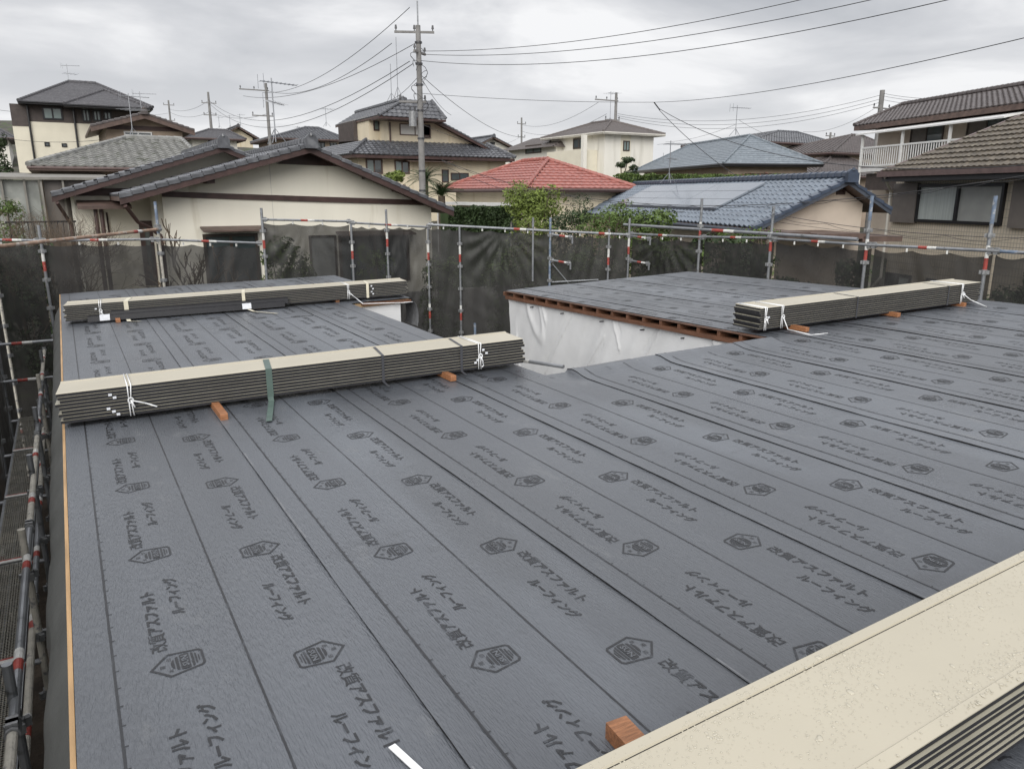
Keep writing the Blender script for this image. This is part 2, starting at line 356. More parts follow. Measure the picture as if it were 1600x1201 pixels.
def wrapped(pts, z0, nrm, amp=.02, mtl='wrap', name='wall_wrap', top=None, seed=0, flare=0.0, fine=1):
    """creased sheeting on a wall along pts[0] -> pts[1]"""
    a, b = Vector(pts[0]), Vector(pts[1]); L = (b - a).length; nu = max(8, int(L / .03 * fine)); nv = int(60 * fine); mb = MB(); vs = []
    for j in range(nv + 1):
        for i in range(nu + 1):
            p = a.lerp(b, i / nu); zt = top(p.x, p.y) if top else a.z; z = z0 + (zt - z0) * j / nv
            u = i / nu * L; q = u + .55 * (zt - z)
            w = amp * (noise.noise(Vector((q * 1.6, z * .35, seed))) + .5 * noise.noise(Vector((q * 5.5, z * 1.2, seed + 3))))
            cr = -.6 * abs(noise.noise(Vector((q * 2.3 + z * .4, z * .25, seed + 9)))) * amp
            q2 = u + .75 * (zt - z) * (1 if noise.noise(Vector((u * .5, 0, seed))) > -.1 else -.6); nn_ = noise.noise(Vector((q2 * 1.15, (zt - z) * .22, seed + 20))); w += (amp * .8 * math.exp(-(nn_ / .014) ** 2) - amp * .5 * math.exp(-((nn_ - .13) / .013) ** 2)) if not flare else 0; w *= (1 if not flare else min(1, (zt - z) * 2.2) * .5)
            p = p + Vector(nrm) * min(flare, .5 * (zt - z))
            vs.append(p.to_3d().xy.to_3d() + Vector((0, 0, z)) + Vector(nrm) * (w + (cr + amp * .9) * (1 if not flare else min(1, (zt - z) * 2.2))))
    mb.add(vs, [(j * (nu + 1) + i, j * (nu + 1) + i + 1, (j + 1) * (nu + 1) + i + 1, (j + 1) * (nu + 1) + i) for j in range(nv) for i in range(nu)])
    return mb.build(name, M[mtl], BLD, smooth=True)
wl = MB()
for (x0, x1, y0, y1) in ((-.06, 3.15, 4.7, 13.3), (3.15, 4.0, 10.0, 13.2), (-.06, XR - .2, -1.1, 4.9), (XN2 + .06, XR - .2, 4.9, 10.05)):
    zt = min(roofz(x, y) for x in (x0, x1) for y in (y0, y1)) - .07
    wl.bb(x0, x1, y0, y1, 0, zt)
wl.build('wall', M['grey_wrap'], BLD)
wrapped([(XN2 + .02, 10.1, 0), (XN2 + .02, 4.95, 0)], .3, (-1, 0, 0), .026, top=lambda x, y: roofz(x, y) - .125, seed=2, fine=2)
wrapped([(3.18, 5.06, 0), (XN2 + .02, 4.96, 0)], .3, (0, 1, 0), .02, top=lambda x, y: roofz(x, y) - .04, seed=5)
wrapped([(3.26, 13.2, 0), (3.26, 5.0, 0)], .3, (1, 0, 0), .02, top=lambda x, y: roofz(x, y) - .04, seed=6)
wrapped([(3.22, 9.93, 0), (3.98, 9.93, 0)], .3, (0, -1, 0), .008, top=lambda x, y: roofz(x, y) - .05, seed=7)
wrapped([(-.135, 13.4, 0), (-.135, -1.1, 0)], .3, (-1, 0, 0), .05, mtl='grey_wrap', name='side_wrap', top=lambda x, y: roofz(x, y) - .05, seed=8, flare=.11)
# open eave of the right wing: plate, packers between deck and plate
e1 = MB(); e2 = MB()
n = 30
for i in range(n):
    y0 = 4.95 + (10.15 - 4.95) * i / n; y1 = 4.95 + (10.15 - 4.95) * (i + 1) / n
    za, zb = roofz(XN2, y0), roofz(XN2, y1)
    e1.hexa([(XN2 - .05, y0, za - .112), (XN2 + .06, y0, za - .112), (XN2 + .06, y1, zb - .112), (XN2 - .05, y1, zb - .112), (XN2 - .05, y0, za - .066), (XN2 + .06, y0, za - .066), (XN2 + .06, y1, zb - .066), (XN2 - .05, y1, zb - .066)])
e1.build('wall_plate', M['timber'], BLD)
for i in range(18):
    y = 5.05 + i * .303; z = roofz(XN2, y)
    e2 = MB(); e2.bb(XN2 - .045, XN2 + .3, y - .022, y + .022, z - .065, z - .008); e2.build('rafter_end', M['timber'], BLD)
e3 = MB(); 
for i in range(n):
    y0 = 4.95 + (10.15 - 4.95) * i / n; y1 = 4.95 + (10.15 - 4.95) * (i + 1) / n
    za, zb = roofz(XN2, y0) , roofz(XN2, y1)
    e3.hexa([(XN2 - .055, y0, za - .007), (XN2 + .0, y0, za - .007), (XN2 + .0, y1, zb - .007), (XN2 - .055, y1, zb - .007), (XN2 - .055, y0, za + .004), (XN2 + .0, y0, za + .004), (XN2 + .0, y1, zb + .004), (XN2 - .055, y1, zb + .004)])
e3.build('eave_board', M['rafter'], BLD)
for i, y in enumerate((9.4, 8.6, 7.7, 6.9, 6.2, 5.6)):      # round fixings of the tarpaulin
    e5 = MB(); z = roofz(XN2, y) - .165; e5.tube((XN2 - .06, y, z), (XN2 + .0, y, z), .008, 8); e5.build('fixing', M['felt_edge_shade'], BLD)
for x0, x1, y0, y1 in ((5.97, 6.76, 5.44, 5.47), (2.1, 2.56, 9.25, 9.22)):   # end laps between two rolls
    e6 = MB(); n = 14
    for i in range(n):
        a, b = x0 + (x1 - x0) * i / n, x0 + (x1 - x0) * (i + 1) / n; za = max(felt_z(k_, a, y0) for k_ in range(len(SEAMS)) if SEAMS[k_] <= a < SEAMS[k_] + 1.0) + .0015
        e6.hexa([(a, y0, za - .006), (b, y0, za - .006), (b, y0 + .012, za - .006), (a, y0 + .012, za - .006), (a, y0, za), (b, y0, za), (b, y0 + .012, za), (a, y0 + .012, za)])
    e6.build('roll_end', M['felt_edge_shade'], BLD)
e4 = MB(); z = roofz(3.7, 9.87)
e4.bb(3.4, 4.12, 9.86, 9.9, z - .04, z - .003); e4.build('eave_strip', M['timber'], BLD)
# loose flap of felt hanging at the corner of the rear wing
fl = MB(); vs = []
for j in range(9):
    for i in range(7):
        a = j / 8; x = 4.12 + .11 * math.sin(a * 2.2) + .02 * i / 6; y = 9.87 + .5 * i / 6
        vs.append((x, y, roofz(4.1, 9.9) + .012 - .42 * a ** 1.4 + .01 * math.sin(i * 1.7)))
fl.add(vs, [(j * 7 + i, j * 7 + i + 1, (j + 1) * 7 + i + 1, (j + 1) * 7 + i) for j in range(8) for i in range(6)])
fl.build('felt_flap', M['lint'], BLD, smooth=True)
# ---------------------------------------------------------------- bundles of panels
def bundle(name, p0, p1, width, nlay, lift, pitch, label, straps, offs=None, drops=False, lip=.0014):
    """stack of long panels: front edge from p0 to p1 (xy), width away from the viewer"""
    a = Vector((p0[0], p0[1], 0)); b = Vector((p1[0], p1[1], 0)); L = (b - a).length; d = (b - a) / L; w = Vector((-d.y, d.x, 0))
    base = a.copy(); base.z = roofz(*p0) + lift
    t = empty(name, base, label, 'panel stack', 'strapped bundles of cream panels on the roof')
    sl = (roofz(*p1) - roofz(*p0)) / L
    def Q(s, v, z): p = a + d * s + w * v; return (p.x, p.y, base.z + sl * s + z)
    for k in range(nlay):
        o = (offs[k % len(offs)] if offs else 0) + rnd.uniform(-.006, .006); z = k * pitch; th = pitch * .955; wo = rnd.uniform(-.0025, .0025)
        m = MB(); top = (k == nlay - 1)
        # foam body, cream skin with folded lips
        prof = [(.0035, z + .001), (width - .0035, z + .001), (width - .005, z + th), (.005, z + th)]
        n = len(prof)
        s0, s1 = o, L + o
        m.add([Q(s0, v + wo, zz) for v, zz in prof] + [Q(s1, v + wo, zz) for v, zz in prof], [tuple(range(n))[::-1], tuple(range(n, 2 * n))] + [(i, (i + 1) % n, (i + 1) % n + n, i + n) for i in range(n)], 1)
        sk = [(.0, z + th - lip), (.0, z + th + .0003), (.006, z + th + .0007)]
        sk += [(.034, z + th + .003), (.037, z + th + .0005), (width - .040, z + th + .0005), (width - .036, z + th - .001), (width - .033, z + th + .006)] if top else [(width - .02, z + th + .0007)]
        sk += [(width - .004, z + th + (.006 if top else .0007)), (width + .002, z + th + .000), (width + .002, z + th - .0025)]
        n = len(sk)
        m.add([Q(s0, v + wo, zz) for v, zz in sk] + [Q(s1, v + wo, zz) for v, zz in sk], [(i, i + 1, i + 1 + n, i + n) for i in range(n - 1)] + [tuple(range(n))[::-1], tuple(range(n, 2 * n))], 0)
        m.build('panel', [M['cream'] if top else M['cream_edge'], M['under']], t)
    H = (nlay - 1) * pitch + pitch * .955 + .004
    for (s, wd, mk, tail) in straps:
        m = MB(); c = .004
        for (v0, z0, v1, z1) in ((-c, -.002, -c, H), (-c, H, width + c, H + .001), (width + c, H, width + c, -.002)):
            m.add([Q(s, v0, z0), Q(s + wd, v0, z0), Q(s + wd + (0 if v0 == v1 else .03), v1, z1), Q(s + (0 if v0 == v1 else .03), v1, z1)], [(0, 1, 2, 3)])
        m.build('strap', M[mk], t)
        if tail:
            m = MB(); q0 = Q(s, -.006, 0); g = -base.z + 0
            pts = [Vector(q0)]
            for (ds, dv) in tail:
                pp = a + d * (s + ds) + w * dv; pts.append(Vector((pp.x, pp.y, roofz(pp.x, pp.y) + .022)))
            for q, r_ in zip(pts[:-1], pts[1:]):
                sd = d * (wd * .9); m.add([q, q + sd, r_ + sd, r_], [(0, 1, 2, 3)])
                m.add([q + Vector((0, 0, .001)), q + sd + Vector((0, 0, .001)), r_ + sd + Vector((0, 0, .001)), r_ + Vector((0, 0, .001))], [(3, 2, 1, 0)])
            m.build('strap_tail', M[mk], t)
    return t, Q, H
def tie(t, Q, H, s, mk='white_band', loop=True, tail=((.05, -.03), (.13, -.06)), r=.004):
    m = MB(); W_ = .37
    for ds in (0, .022): m.path([Q(s + ds, -.008, -.002), Q(s + ds * .6, -.010, H * .55), Q(s + ds, -.008, H + .002), Q(s - .03 + ds, W_ + .006, H + .003)], r, 6)
    # knot and loose ends
    k = Vector(Q(s + .012, -.02, H * .52))
    for i in range(10):
        a0 = i / 10 * 6.28; a1 = (i + 1) / 10 * 6.28
        m.tube(k + Vector((.016 * math.cos(a0), -.004, .02 * math.sin(a0))), k + Vector((.016 * math.cos(a1), -.004, .02 * math.sin(a1))), .005, 6)
    m.tube(k, k + Vector((.02, -.01, -.05)), .006, 6)
    pts = [k]
    for (a, b, z) in tail: pts.append(Vector(Q(s + a, b, z)))
    m.path(pts, .005, 6)
    m.build('tie', M[mk], t, smooth=True)
SHIFT = (0, .012, -.010, .018, .004, -.014, .01, .0)
t1, Q1, H1_ = bundle('panel_bundle', (.2, .795), (4.2, .815), .365, 9, .045, .0232, 'nearest cream panel bundle, beaded with raindrops, cutting across the lower right corner', [], SHIFT, lip=.0032)
t2, Q2, H2_ = bundle('panel_bundle', (-.165, 5.68), (3.26, 5.385), .375, 9, .045, .0232, 'middle cream panel bundle with a green strap, lying across the roof', [(1.33, .045, 'green_band', ((.0, -.04), (-.09, -.55))), (2.2, .022, 'black_band', ((.02, -.1),)), (2.86, .022, 'black_band', ((.02, -.06),))], SHIFT)
t3, Q3, H3_ = bundle('panel_bundle', (-.10, 10.50), (4.10, 9.96), .375, 9, .045, .0215, 'farthest left cream panel bundle, black steel trims lying along its front', [(.65, .05, 'cream_band', ((.03, -.22), (.16, -.3))), (2.03, .04, 'cream_band', ((.1, -.25), (.35, -.6))), (3.66, .035, 'cream_band', None)], SHIFT, lip=.0012)
t4, Q4, H4_ = bundle('panel_bundle', (5.90, 5.20), (9.28, 4.92), .375, 10, .045, .0222, 'right-hand cream panel bundle tied with white cord, near the edge of the roof', [(1.35, .02, 'black_band', None), (2.82, .02, 'black_band', None)], SHIFT, lip=.0011)
tie(t2, Q2, H2_, .42, tail=((.10, -.05, .085), (.17, -.09, .06)))
tie(t2, Q2, H2_, 3.02, tail=((.04, -.02, .03), (.02, -.03, .02)))
tie(t4, Q4, H4_, .28, tail=((.01, -.1, .0), (.1, -.32, -.03), (.3, -.34, -.03)))
tie(t4, Q4, H4_, .06, tail=((.0, -.02, .1), (.0, -.01, .06)), r=.005)
tie(t4, Q4, H4_, 3.05, tail=((.05, -.1, .05), (.2, -.2, -.03)))
tie(t3, Q3, H3_, 3.4, tail=((.06, -.1, .05), (.12, -.4, -.02), (.6, -.6, -.02), (.75, -.6, -.02)))
tie(t3, Q3, H3_, .38, tail=((.05, -.02, .03),))
# paper tags taped to the panel edges
for t, Q, lst in ((t2, Q2, ((.30, .155), (.325, .133), (.28, .06), (.31, .037), (.335, .014), (3.05, .15), (3.08, .12), (2.98, .05), (3.0, .07))), (t3, Q3, ((.33, .12), (3.72, .15), (3.74, .11), (3.72, .07), (3.74, .04))), (t4, Q4, ((.1, .12), (3.1, .1)))):
    m = MB()
    for s, z in lst: m.add([Q(s, -.0115, z), Q(s + .022, -.0115, z), Q(s + .022, -.0115, z + .017), Q(s, -.0115, z + .017)], [(0, 1, 2, 3)])
    m.build('paper_tag', M['label'], t)
# raindrops on the nearest bundle's top panel
dr = MB(); rr = random.Random(5)
top = 8 * .0232 + .0232 * .955 + .0007
for i in range(6500):
    s = rr.uniform(.3, 2.9); v = rr.uniform(.01, .355)
    dens = noise.noise(Vector((s * 3.2, v * 9, 0)))
    if dens < rr.uniform(-.45, .35): continue
    r = rr.choice((.0011, .0014, .0019, .0026)) * (1 + 1.2 * max(0, dens)) * (2.6 if rr.random() < .03 else 1)
    z = top + (.0026 if v < .034 else .0056 if v > .331 else .0002); asx = rr.uniform(.8, 1.5); ph = rr.uniform(0, 3.1)
    vs = []; fs = []
    n = 8
    for (rad, h) in ((1, 0), (.85, .20), (.5, .27)):
        for q in range(n):
            an = q / n * 6.283; wob = 1 + .12 * math.sin(an * 2 + ph); cx = math.cos(an) * rad * r * asx * wob; cy = math.sin(an) * rad * r * wob
            vs.append(Q1(s + cx * math.cos(ph) - cy * math.sin(ph), v + cx * math.sin(ph) + cy * math.cos(ph), z + h * r))
    vs.append(Q1(s, v, z + .29 * r))
    for k in range(2):
        for q in range(n): fs.append((k * n + q, k * n + (q + 1) % n, (k + 1) * n + (q + 1) % n, (k + 1) * n + q))
    for q in range(n): fs.append((2 * n + q, 2 * n + (q + 1) % n, 3 * n))
    dr.add(vs, fs)
wm = mat('wet_cream_film', (.435, .40, .315), .08, .02, 5, spec=1.0)
o = dr.build('raindrops', wm, t1, smooth=True); o['kind'] = 'stuff'
# black trims with white stickers in front of the far left bundle
for i, (s0, s1, v, z, lab) in enumerate(((.25, 2.55, -.11, .0, 'black steel trim length nearest the viewer, in front of the far left bundle'), (.5, 2.6, -.055, .035, 'black steel trim length laid against the far left bundle, behind another trim'))):
    m = MB(); m.hexa([Q3(s0, v, z - .01), Q3(s1, v, z - .01), Q3(s1, v + .05, z - .01), Q3(s0, v + .05, z - .01), Q3(s0, v + .01, z + .05), Q3(s1, v + .01, z + .05), Q3(s1, v + .05, z + .055), Q3(s0, v + .05, z + .055)])
    m.add([Q3(s0, v - .012, z - .012), Q3(s1, v - .012, z - .012), Q3(s1, v, z - .004), Q3(s0, v, z - .004)], [(0, 1, 2, 3)])
    o = m.build('steel_trim', M['trim']); tag(o, lab, 'metal trim', 'black steel trims')
    for s in ((.38, 2.02) if i == 0 else ()):
        m = MB(); m.hexa([Q3(s, v - .004, z - .006), Q3(s + .11, v - .004, z - .006), Q3(s + .11, v + .0, z - .006), Q3(s, v + .0, z - .006), Q3(s, v + .006, z + .053), Q3(s + .11, v + .006, z + .053), Q3(s + .11, v + .055, z + .06), Q3(s, v + .055, z + .06)]); m.build('sticker', M['label'], o)
# wooden blocks under the bundles
def block(cx, cy, L, lab, w_=.045, h=.045, ang=0, drop=0):
    m = MB(); d = Vector((math.sin(R(ang)), math.cos(R(ang)), 0)); s = Vector((d.y, -d.x, 0)); z = roofz(cx, cy) + .012 - drop
    ps = []
    c = Vector((cx, cy, z)); b = .003
    def ringp(t, k):
        r = []
        for (x, y) in ((-1, 0), (1, 0), (1, 1), (-1, 1)):
            p = c + d * t + s * (x * (w_ / 2 - k)) + Vector((0, 0, y * (h - 2 * k) + k)); r.append(p)
        return r
    rings = [ringp(0, b), ringp(b, 0), ringp(L - b, 0), ringp(L, b)]
    vs = [p for r_ in rings for p in r_]
    fs = [(3, 2, 1, 0), (12, 13, 14, 15)] + [(4 * k + j, 4 * k + (j + 1) % 4, 4 * k + 4 + (j + 1) % 4, 4 * k + 4 + j) for k in range(3) for j in range(4)]
    m.add(vs, fs); o = m.build('wooden_block', M['block']); tag(o, lab, 'wood block', 'wooden blocks under the panel bundles'); return o
def rp(x, y): 
    r = ray(x, y); t = (-HR + .02) / (r.z - .028 * r.x); return t * r.x, t * r.y
for (px, py, L, lab, ang, sx) in ((351, 655, .5, 'wooden block left of the green strap, under the middle bundle', 0, 0), (709, 594, .5, 'wooden block right of the green strap, under the middle bundle', 0, 0), (965, 1168, .5, 'big reddish wooden block under the nearest bundle', 0, 0),
        (1262, 517, .7, 'wooden block under the left end of the right-hand bundle', 0, 0), (1405, 494, .7, 'wooden block under the middle of the right-hand bundle', 0, 0), (1508, 478, .7, 'wooden block under the far end of the right-hand bundle', 0, 0),
        (185, 503, .5, 'wooden block under the far left bundle, by the white sticker', 0, 0), (528, 471, .5, 'wooden block under the far left bundle, near its right end', 0, 0), (403, 482, .5, 'wooden block under the middle of the far left bundle', 0, 0)):
    x, y = rp(px, py)
    if py > 1000: block(1.16, 1.17, .27, lab, .068, .05, 4)
    else: block(x, y, L, lab, .05, .045, ang)
# white strip lying in the foreground
m = MB(); x, y = rp(612, 1163); z = roofz(x, y) + .016
dd = Vector((.22, -1, 0)).normalized(); ss = Vector((dd.y, -dd.x, 0)) * -.011
p = Vector((x, y, z)); m.hexa([p - ss, p + ss, p + ss + dd * .5, p - ss + dd * .5] + [q + Vector((0, 0, .003)) for q in (p - ss, p + ss, p + ss + dd * .5, p - ss + dd * .5)])
tag(m.build('white_strip', M['white_band']), 'short white plastic strip lying on the felt at the bottom edge', 'plastic strip')
# ---------------------------------------------------------------- scaffolding
M['galv'] = mat('galvanised_pipe', (.25, .26, .275), .42, .2, 5, .15, 60, metal=.55, dirt=((.10, .10, .10), .60, 14))
M['mortar'] = mat('mortar_spattered_pipe', (.42, .40, .35), .75, .25, 9, .3, 60, dirt=((.16, .16, .165), .58, 18))
M['bluepaint'] = mat('worn_blue_paint', (.13, .17, .235), .6, .3, 12, dirt=((.32, .33, .34), .55, 20))
M['redtape'] = mat('red_band', (.27, .045, .035), .6, .35, 20, dirt=((.34, .33, .32), .62, 25))
M['whitetape'] = mat('white_band', (.55, .55, .53), .6, .2, 20, dirt=((.3, .29, .27), .62, 25))
M['rust'] = mat('rusty_pipe', (.27, .18, .13), .75, .4, 7, .2, dirt=((.40, .37, .33), .55, 9))
M['clamp'] = mat('steel_coupler', (.24, .245, .25), .5, .3, 20, metal=.4)
M['grate'] = mat('expanded_metal', (.20, .19, .16), .6, .3, 10, metal=.2)
PM = lambda base: [M[base], M['redtape'], M['whitetape'], M['bluepaint']]
def pipe(m, p, q, bands=(), r=.0243):
    """bands: list of (distance from p, length, slot)"""
    p = Vector(p); q = Vector(q); L = (q - p).length; d = (q - p) / L
    cur = 0
    for s, l, k in sorted(bands):
        if s >= L: break
        if s > cur: m.tube(p + d * cur, p + d * s, r, 12, m=0)
        e_ = min(L, s + l); m.tube(p + d * s, p + d * e_, r + .0008, 12, m=k); cur = e_
    if cur < L: m.tube(p + d * cur, q, r, 12, m=0)
def redwhite(L, off=.5, step=1.8, long_=.13):
    b = []; s = off
    while s < L: b += [(s, long_, 1), (s + long_, long_, 2)]; s += step
    return b
def smooth_some(ob):
    ob.data.polygons.foreach_set('use_smooth', [True] * len(ob.data.polygons)); 
def post(x, y, z0, z1, label, bands=None, base='galv', couplers=(), lean=(0, 0)):
    t = empty('scaffold_post', (x, y, z0), label, 'scaffold post', 'scaffold posts')
    m = MB(); b = bands if bands is not None else [(z1 - z0 - .75, .16, 1), (z1 - z0 - .59, .16, 2)]
    m_top = Vector((x + lean[0], y + lean[1], z1)); pipe(m, (x, y, z0), m_top, b)
    m.build('pole', PM(base), t)
    m2 = None
    for zc in couplers:
        m2 = MB(); m2.tube((x, y, zc - .035), (x, y, zc + .035), .034, 10)
        for a in range(4):
            ca, sa = math.cos(a * 1.571 + .4), math.sin(a * 1.571 + .4)
            m2.box((x + ca * .045, y + sa * .045, zc), (.03, .03, .05), rz=a * 1.571 + .4)
        m2.build('coupler', M['clamp'], t)
    return t
def rail(p, q, label, bands=None, base='galv', r=.0215, ends=True, hook=False):
    m = MB(); L = (Vector(q) - Vector(p)).length
    pipe(m, p, q, bands if bands is not None else redwhite(L, L * .42), r)
    t = empty('scaffold_rail', p, label, 'scaffold rail', 'scaffold rails')
    m.build('pipe', PM(base), t)
    if ends:
        d = (Vector(q) - Vector(p)).normalized()
        for e_ in (Vector(p) + d * .04, Vector(q) - d * .04):
            m = MB(); m.tube(e_ - d * .05, e_ + d * .05, r + .011, 8); m.box(e_, (.05, .05, .09)); m.build('coupler', M['clamp'], t)
    if hook:
        m = MB(); m.tube(Vector(q) - Vector((0, 0, .13)), Vector(q) + Vector((0, 0, .02)), .02, 8); m.build('hook', M['galv'], t)
    return t
YB = 14.9
def onY(px, py, Y=YB): a, z = G0.onb(px, py, Y); return a, Y, z
def onX(px, py, X=10.4): b, z = G0.ona(px, py, X); return X, b, z
# line 2, oblique behind the notch
LA, LB = Vector((6.66, 14.9)), Vector((10.35, 12.85))
def onL(px, py):
    n = Vector((LB - LA).yx); n.y = -n.y   # normal
    r = ray(px, py); t = (LA.dot(n)) / (r.x * n.x + r.y * n.y); p = C0 + r * t; return p.x, p.y, p.z
def cps(z1): return [z1 - .12 - .475 * i for i in range(7)]
ords = [('far left corner', 60, 352, 'y'), ('left, its blue tip before the pale house', 242, 315, 'y'), ('left of the dark shrub', 408, 325, 'y'),
        ('between the shrub and the far end of the left panel bundle', 548, 345, 'y'), ('just behind the far end of the left panel bundle', 603, 327, 'y')]
posts = []
for lab, px, py, k in ords:
    x, y, z = onY(px, py); b = None
    if px == 242: b = [(z - .55, .55, 3)]
    post(x, y, 0, z, 'scaffold post at the ' + lab, b, base='mortar' if px == 242 else 'galv', couplers=cps(z - .3))
for px, py, lab in ((668, 350, 'left of the two bare posts standing in the roof notch'), (718, 353, 'right of the two bare posts standing in the roof notch'), (860, 340, 'bluish post by the left corner of the right wing'), (952, 358, 'post just left of the doubled rails behind the right wing'), (984, 341, 'post where the doubled rails of the right side begin')):
    x, y, z = onL(px, py); post(x, y, 0, z, lab, base='galv', bands=([(z - 2.9, 2.9, 3)] if px == 860 else [(z - 2.0, .16, 1), (z - 1.84, .16, 2), (z - .75, .16, 1), (z - .59, .2, 2)]), couplers=cps(z - .25))
post(*onL(833, 340)[:2], 3.2, onL(833, 340)[2], 'thin grey scaffold post stub behind the rail, in front of the yellow-green shrub', [], couplers=())
for px, py, lab in ((1097, 310, 'right-side scaffold post in front of the blue tiled roof'), (1209, 322, 'right-side scaffold post before the beige gable wall'), (1363, 306, 'blue-tipped scaffold post left of the big window house'), (1556, 306, 'tall scaffold post at the right, crossing the big window')):
    x, y, z = onX(px, py); post(x, y, 0, z, lab, [(z - .95, .16, 1), (z - .79, .16, 2), (z - .35, .35, 3)] if px > 1300 else None, couplers=cps(z - .38))
# rails along the far side
rails = [
    (onY(-40, 374), onY(62, 376), 'leftmost far rail, at the picture edge'), (onY(62, 376), onY(242, 374), 'far rail between the corner post and the blue-tipped post'),
    (onY(242, 374), onY(408, 380), 'far rail in front of the pale house between two posts'), (onY(410, 343), onY(548, 346), 'raised far rail above the dark shrub'),
    (onY(548, 348), onY(672, 355), 'far rail behind the end of the left bundle')]
for p, q, lab in rails: rail(p, q, lab)
rail(onL(670, 351), onL(984, 367), 'long far rail crossing above the roof notch', r=.026)
rail(onX(975, 351), onX(1340, 374), 'thick upper rail along the right side, ending free', r=.029, ends=False, bands=[(2.6, .3, 1), (2.9, .25, 2)])
rail(onX(985, 365), onX(1098, 371), 'lower right-side rail, first span beside the shrubs')
rail(onX(1098, 370), onX(1209, 372), 'lower right-side rail under the free-ending rail')
rail(onX(1209, 373), onX(1362, 383), 'right-side rail before the beige gable wall', base='galv')
rail(onX(1362, 383), onX(1552, 392), 'right-side rail below the big window')
rail(onX(1552, 392), onX(1680, 400), 'right-side rail running out of the picture at the right edge', bands=[(0, .3, 3)])
p = Vector(onL(860, 366)); rail(p, Vector(onL(892, 370)) + Vector((-.1, -.2, 0)), 'short hooked rail stub, upper one on the bluish post', hook=True)
p = Vector(onL(860, 406)); rail(p, Vector(onL(889, 410)) + Vector((-.1, -.2, 0)), 'short hooked rail stub, lower one on the bluish post', hook=True)
rail(onX(984, 368), Vector(onX(1016, 373)), 'short hooked rail stub, upper one on the post by the doubled rails', hook=True)
rail(onX(984, 407), Vector(onX(1014, 412)), 'short hooked rail stub, lower one on the post by the doubled rails', hook=True)
rail(onL(863, 412), onL(888, 442), 'slanting brace on the bluish post', bands=[], r=.012, ends=False)
rail(onL(858, 441), onL(935, 437), 'low pale pipe at the back edge of the right wing', bands=[], r=.017, ends=False)
rail(at(-30, 388, 9.5), onY(250, 358), 'rusty rail rising to the right at the far left', base='rust', bands=[(3.3, .12, 1), (3.42, .12, 2)], r=.026)
rail((3.9, 10.6, 2.2), (9.0, 13.9, 2.05), 'low ledger pipe down inside the roof notch')
x, y, z = onY(742, 505, 13.0); post(x, y, 0, z, 'short blue post tip beyond the middle bundle, in the notch', [(0, z, 3)])
a_ = Vector((3.3, 5.6, 3.42)); rail(Vector((3.30, 5.72, 3.585)), Vector((3.50, 5.13, 3.60)), 'short pipe resting against the tarpaulin in the notch corner', bands=[(.13, .06, 1), (.19, .06, 2)], r=.016, ends=False)
rail(Vector((3.6, 9.7, 2.3)), Vector((3.25, 8.0, 2.3)), 'hidden ledger under the left wing', ends=False) if False else None
# left side: two rows of posts, ledgers, walkway planks
k = 0
for Y in (14.9, 13.1, 11.3, 9.5, 7.7, 5.9, 4.1, 2.3):
    for X, rw in ((-.50, 'inner'), (-1.02, 'outer')):
        if Y == 14.9 and X == -.5: continue
        top = 4.3 if X < -1 else (2.75 if Y < 14 else 4.3)
        post(X, Y, 0, top, 'left-side scaffold post in the %s row, %s from the camera' % (rw, {2.3: 'nearest', 4.1: 'second', 5.9: 'third', 7.7: 'fourth', 9.5: 'fifth', 11.3: 'sixth', 13.1: 'seventh', 14.9: 'eighth and farthest'}[Y]),
             ([(1.0, .11, 1), (1.11, .11, 2)] if k % 3 == 0 else []), base='mortar' if (k % 3 == 0) else 'galv', couplers=[.5, .975, 1.45, 1.925, 2.4] + ([2.9, 3.4, 3.9] if top > 4 else []))
        k += 1
ordY = ['nearest', 'second', 'third', 'fourth', 'fifth', 'sixth']
for j, z in enumerate((2.55, 1.95)):
    X = -.44 - .05 * (j + 1); Y = 1.2
    for i in range(5):
        rail((X, Y + i * 2.6, z), (X, Y + (i + 1) * 2.6 + .1, z), '%s handrail length of the left walkway, %s from the camera' % (('upper', 'lower')[j], ordY[i]), base='mortar' if (i + j) % 2 == 0 else 'galv', bands=redwhite(2.6, .55 + .3 * j, 1.3, .11), r=.0243)
for i, Y in enumerate((2.3, 4.1, 5.9, 7.7, 9.5, 11.3, 13.1)):
    rail((-.50, Y, 1.72), (-1.02, Y, 1.72), 'cross tube under the left walkway, %s from the camera' % (ordY + ['seventh'])[i], ends=False, bands=[(.1, .1, 1), (.2, .1, 2)])
for i, z in enumerate((2.9, 2.35)): rail((-1.3, 13.0, z), (-.2, 13.0, z), '%s short cross tube at the far end of the left walkway' % ('upper', 'lower')[i])
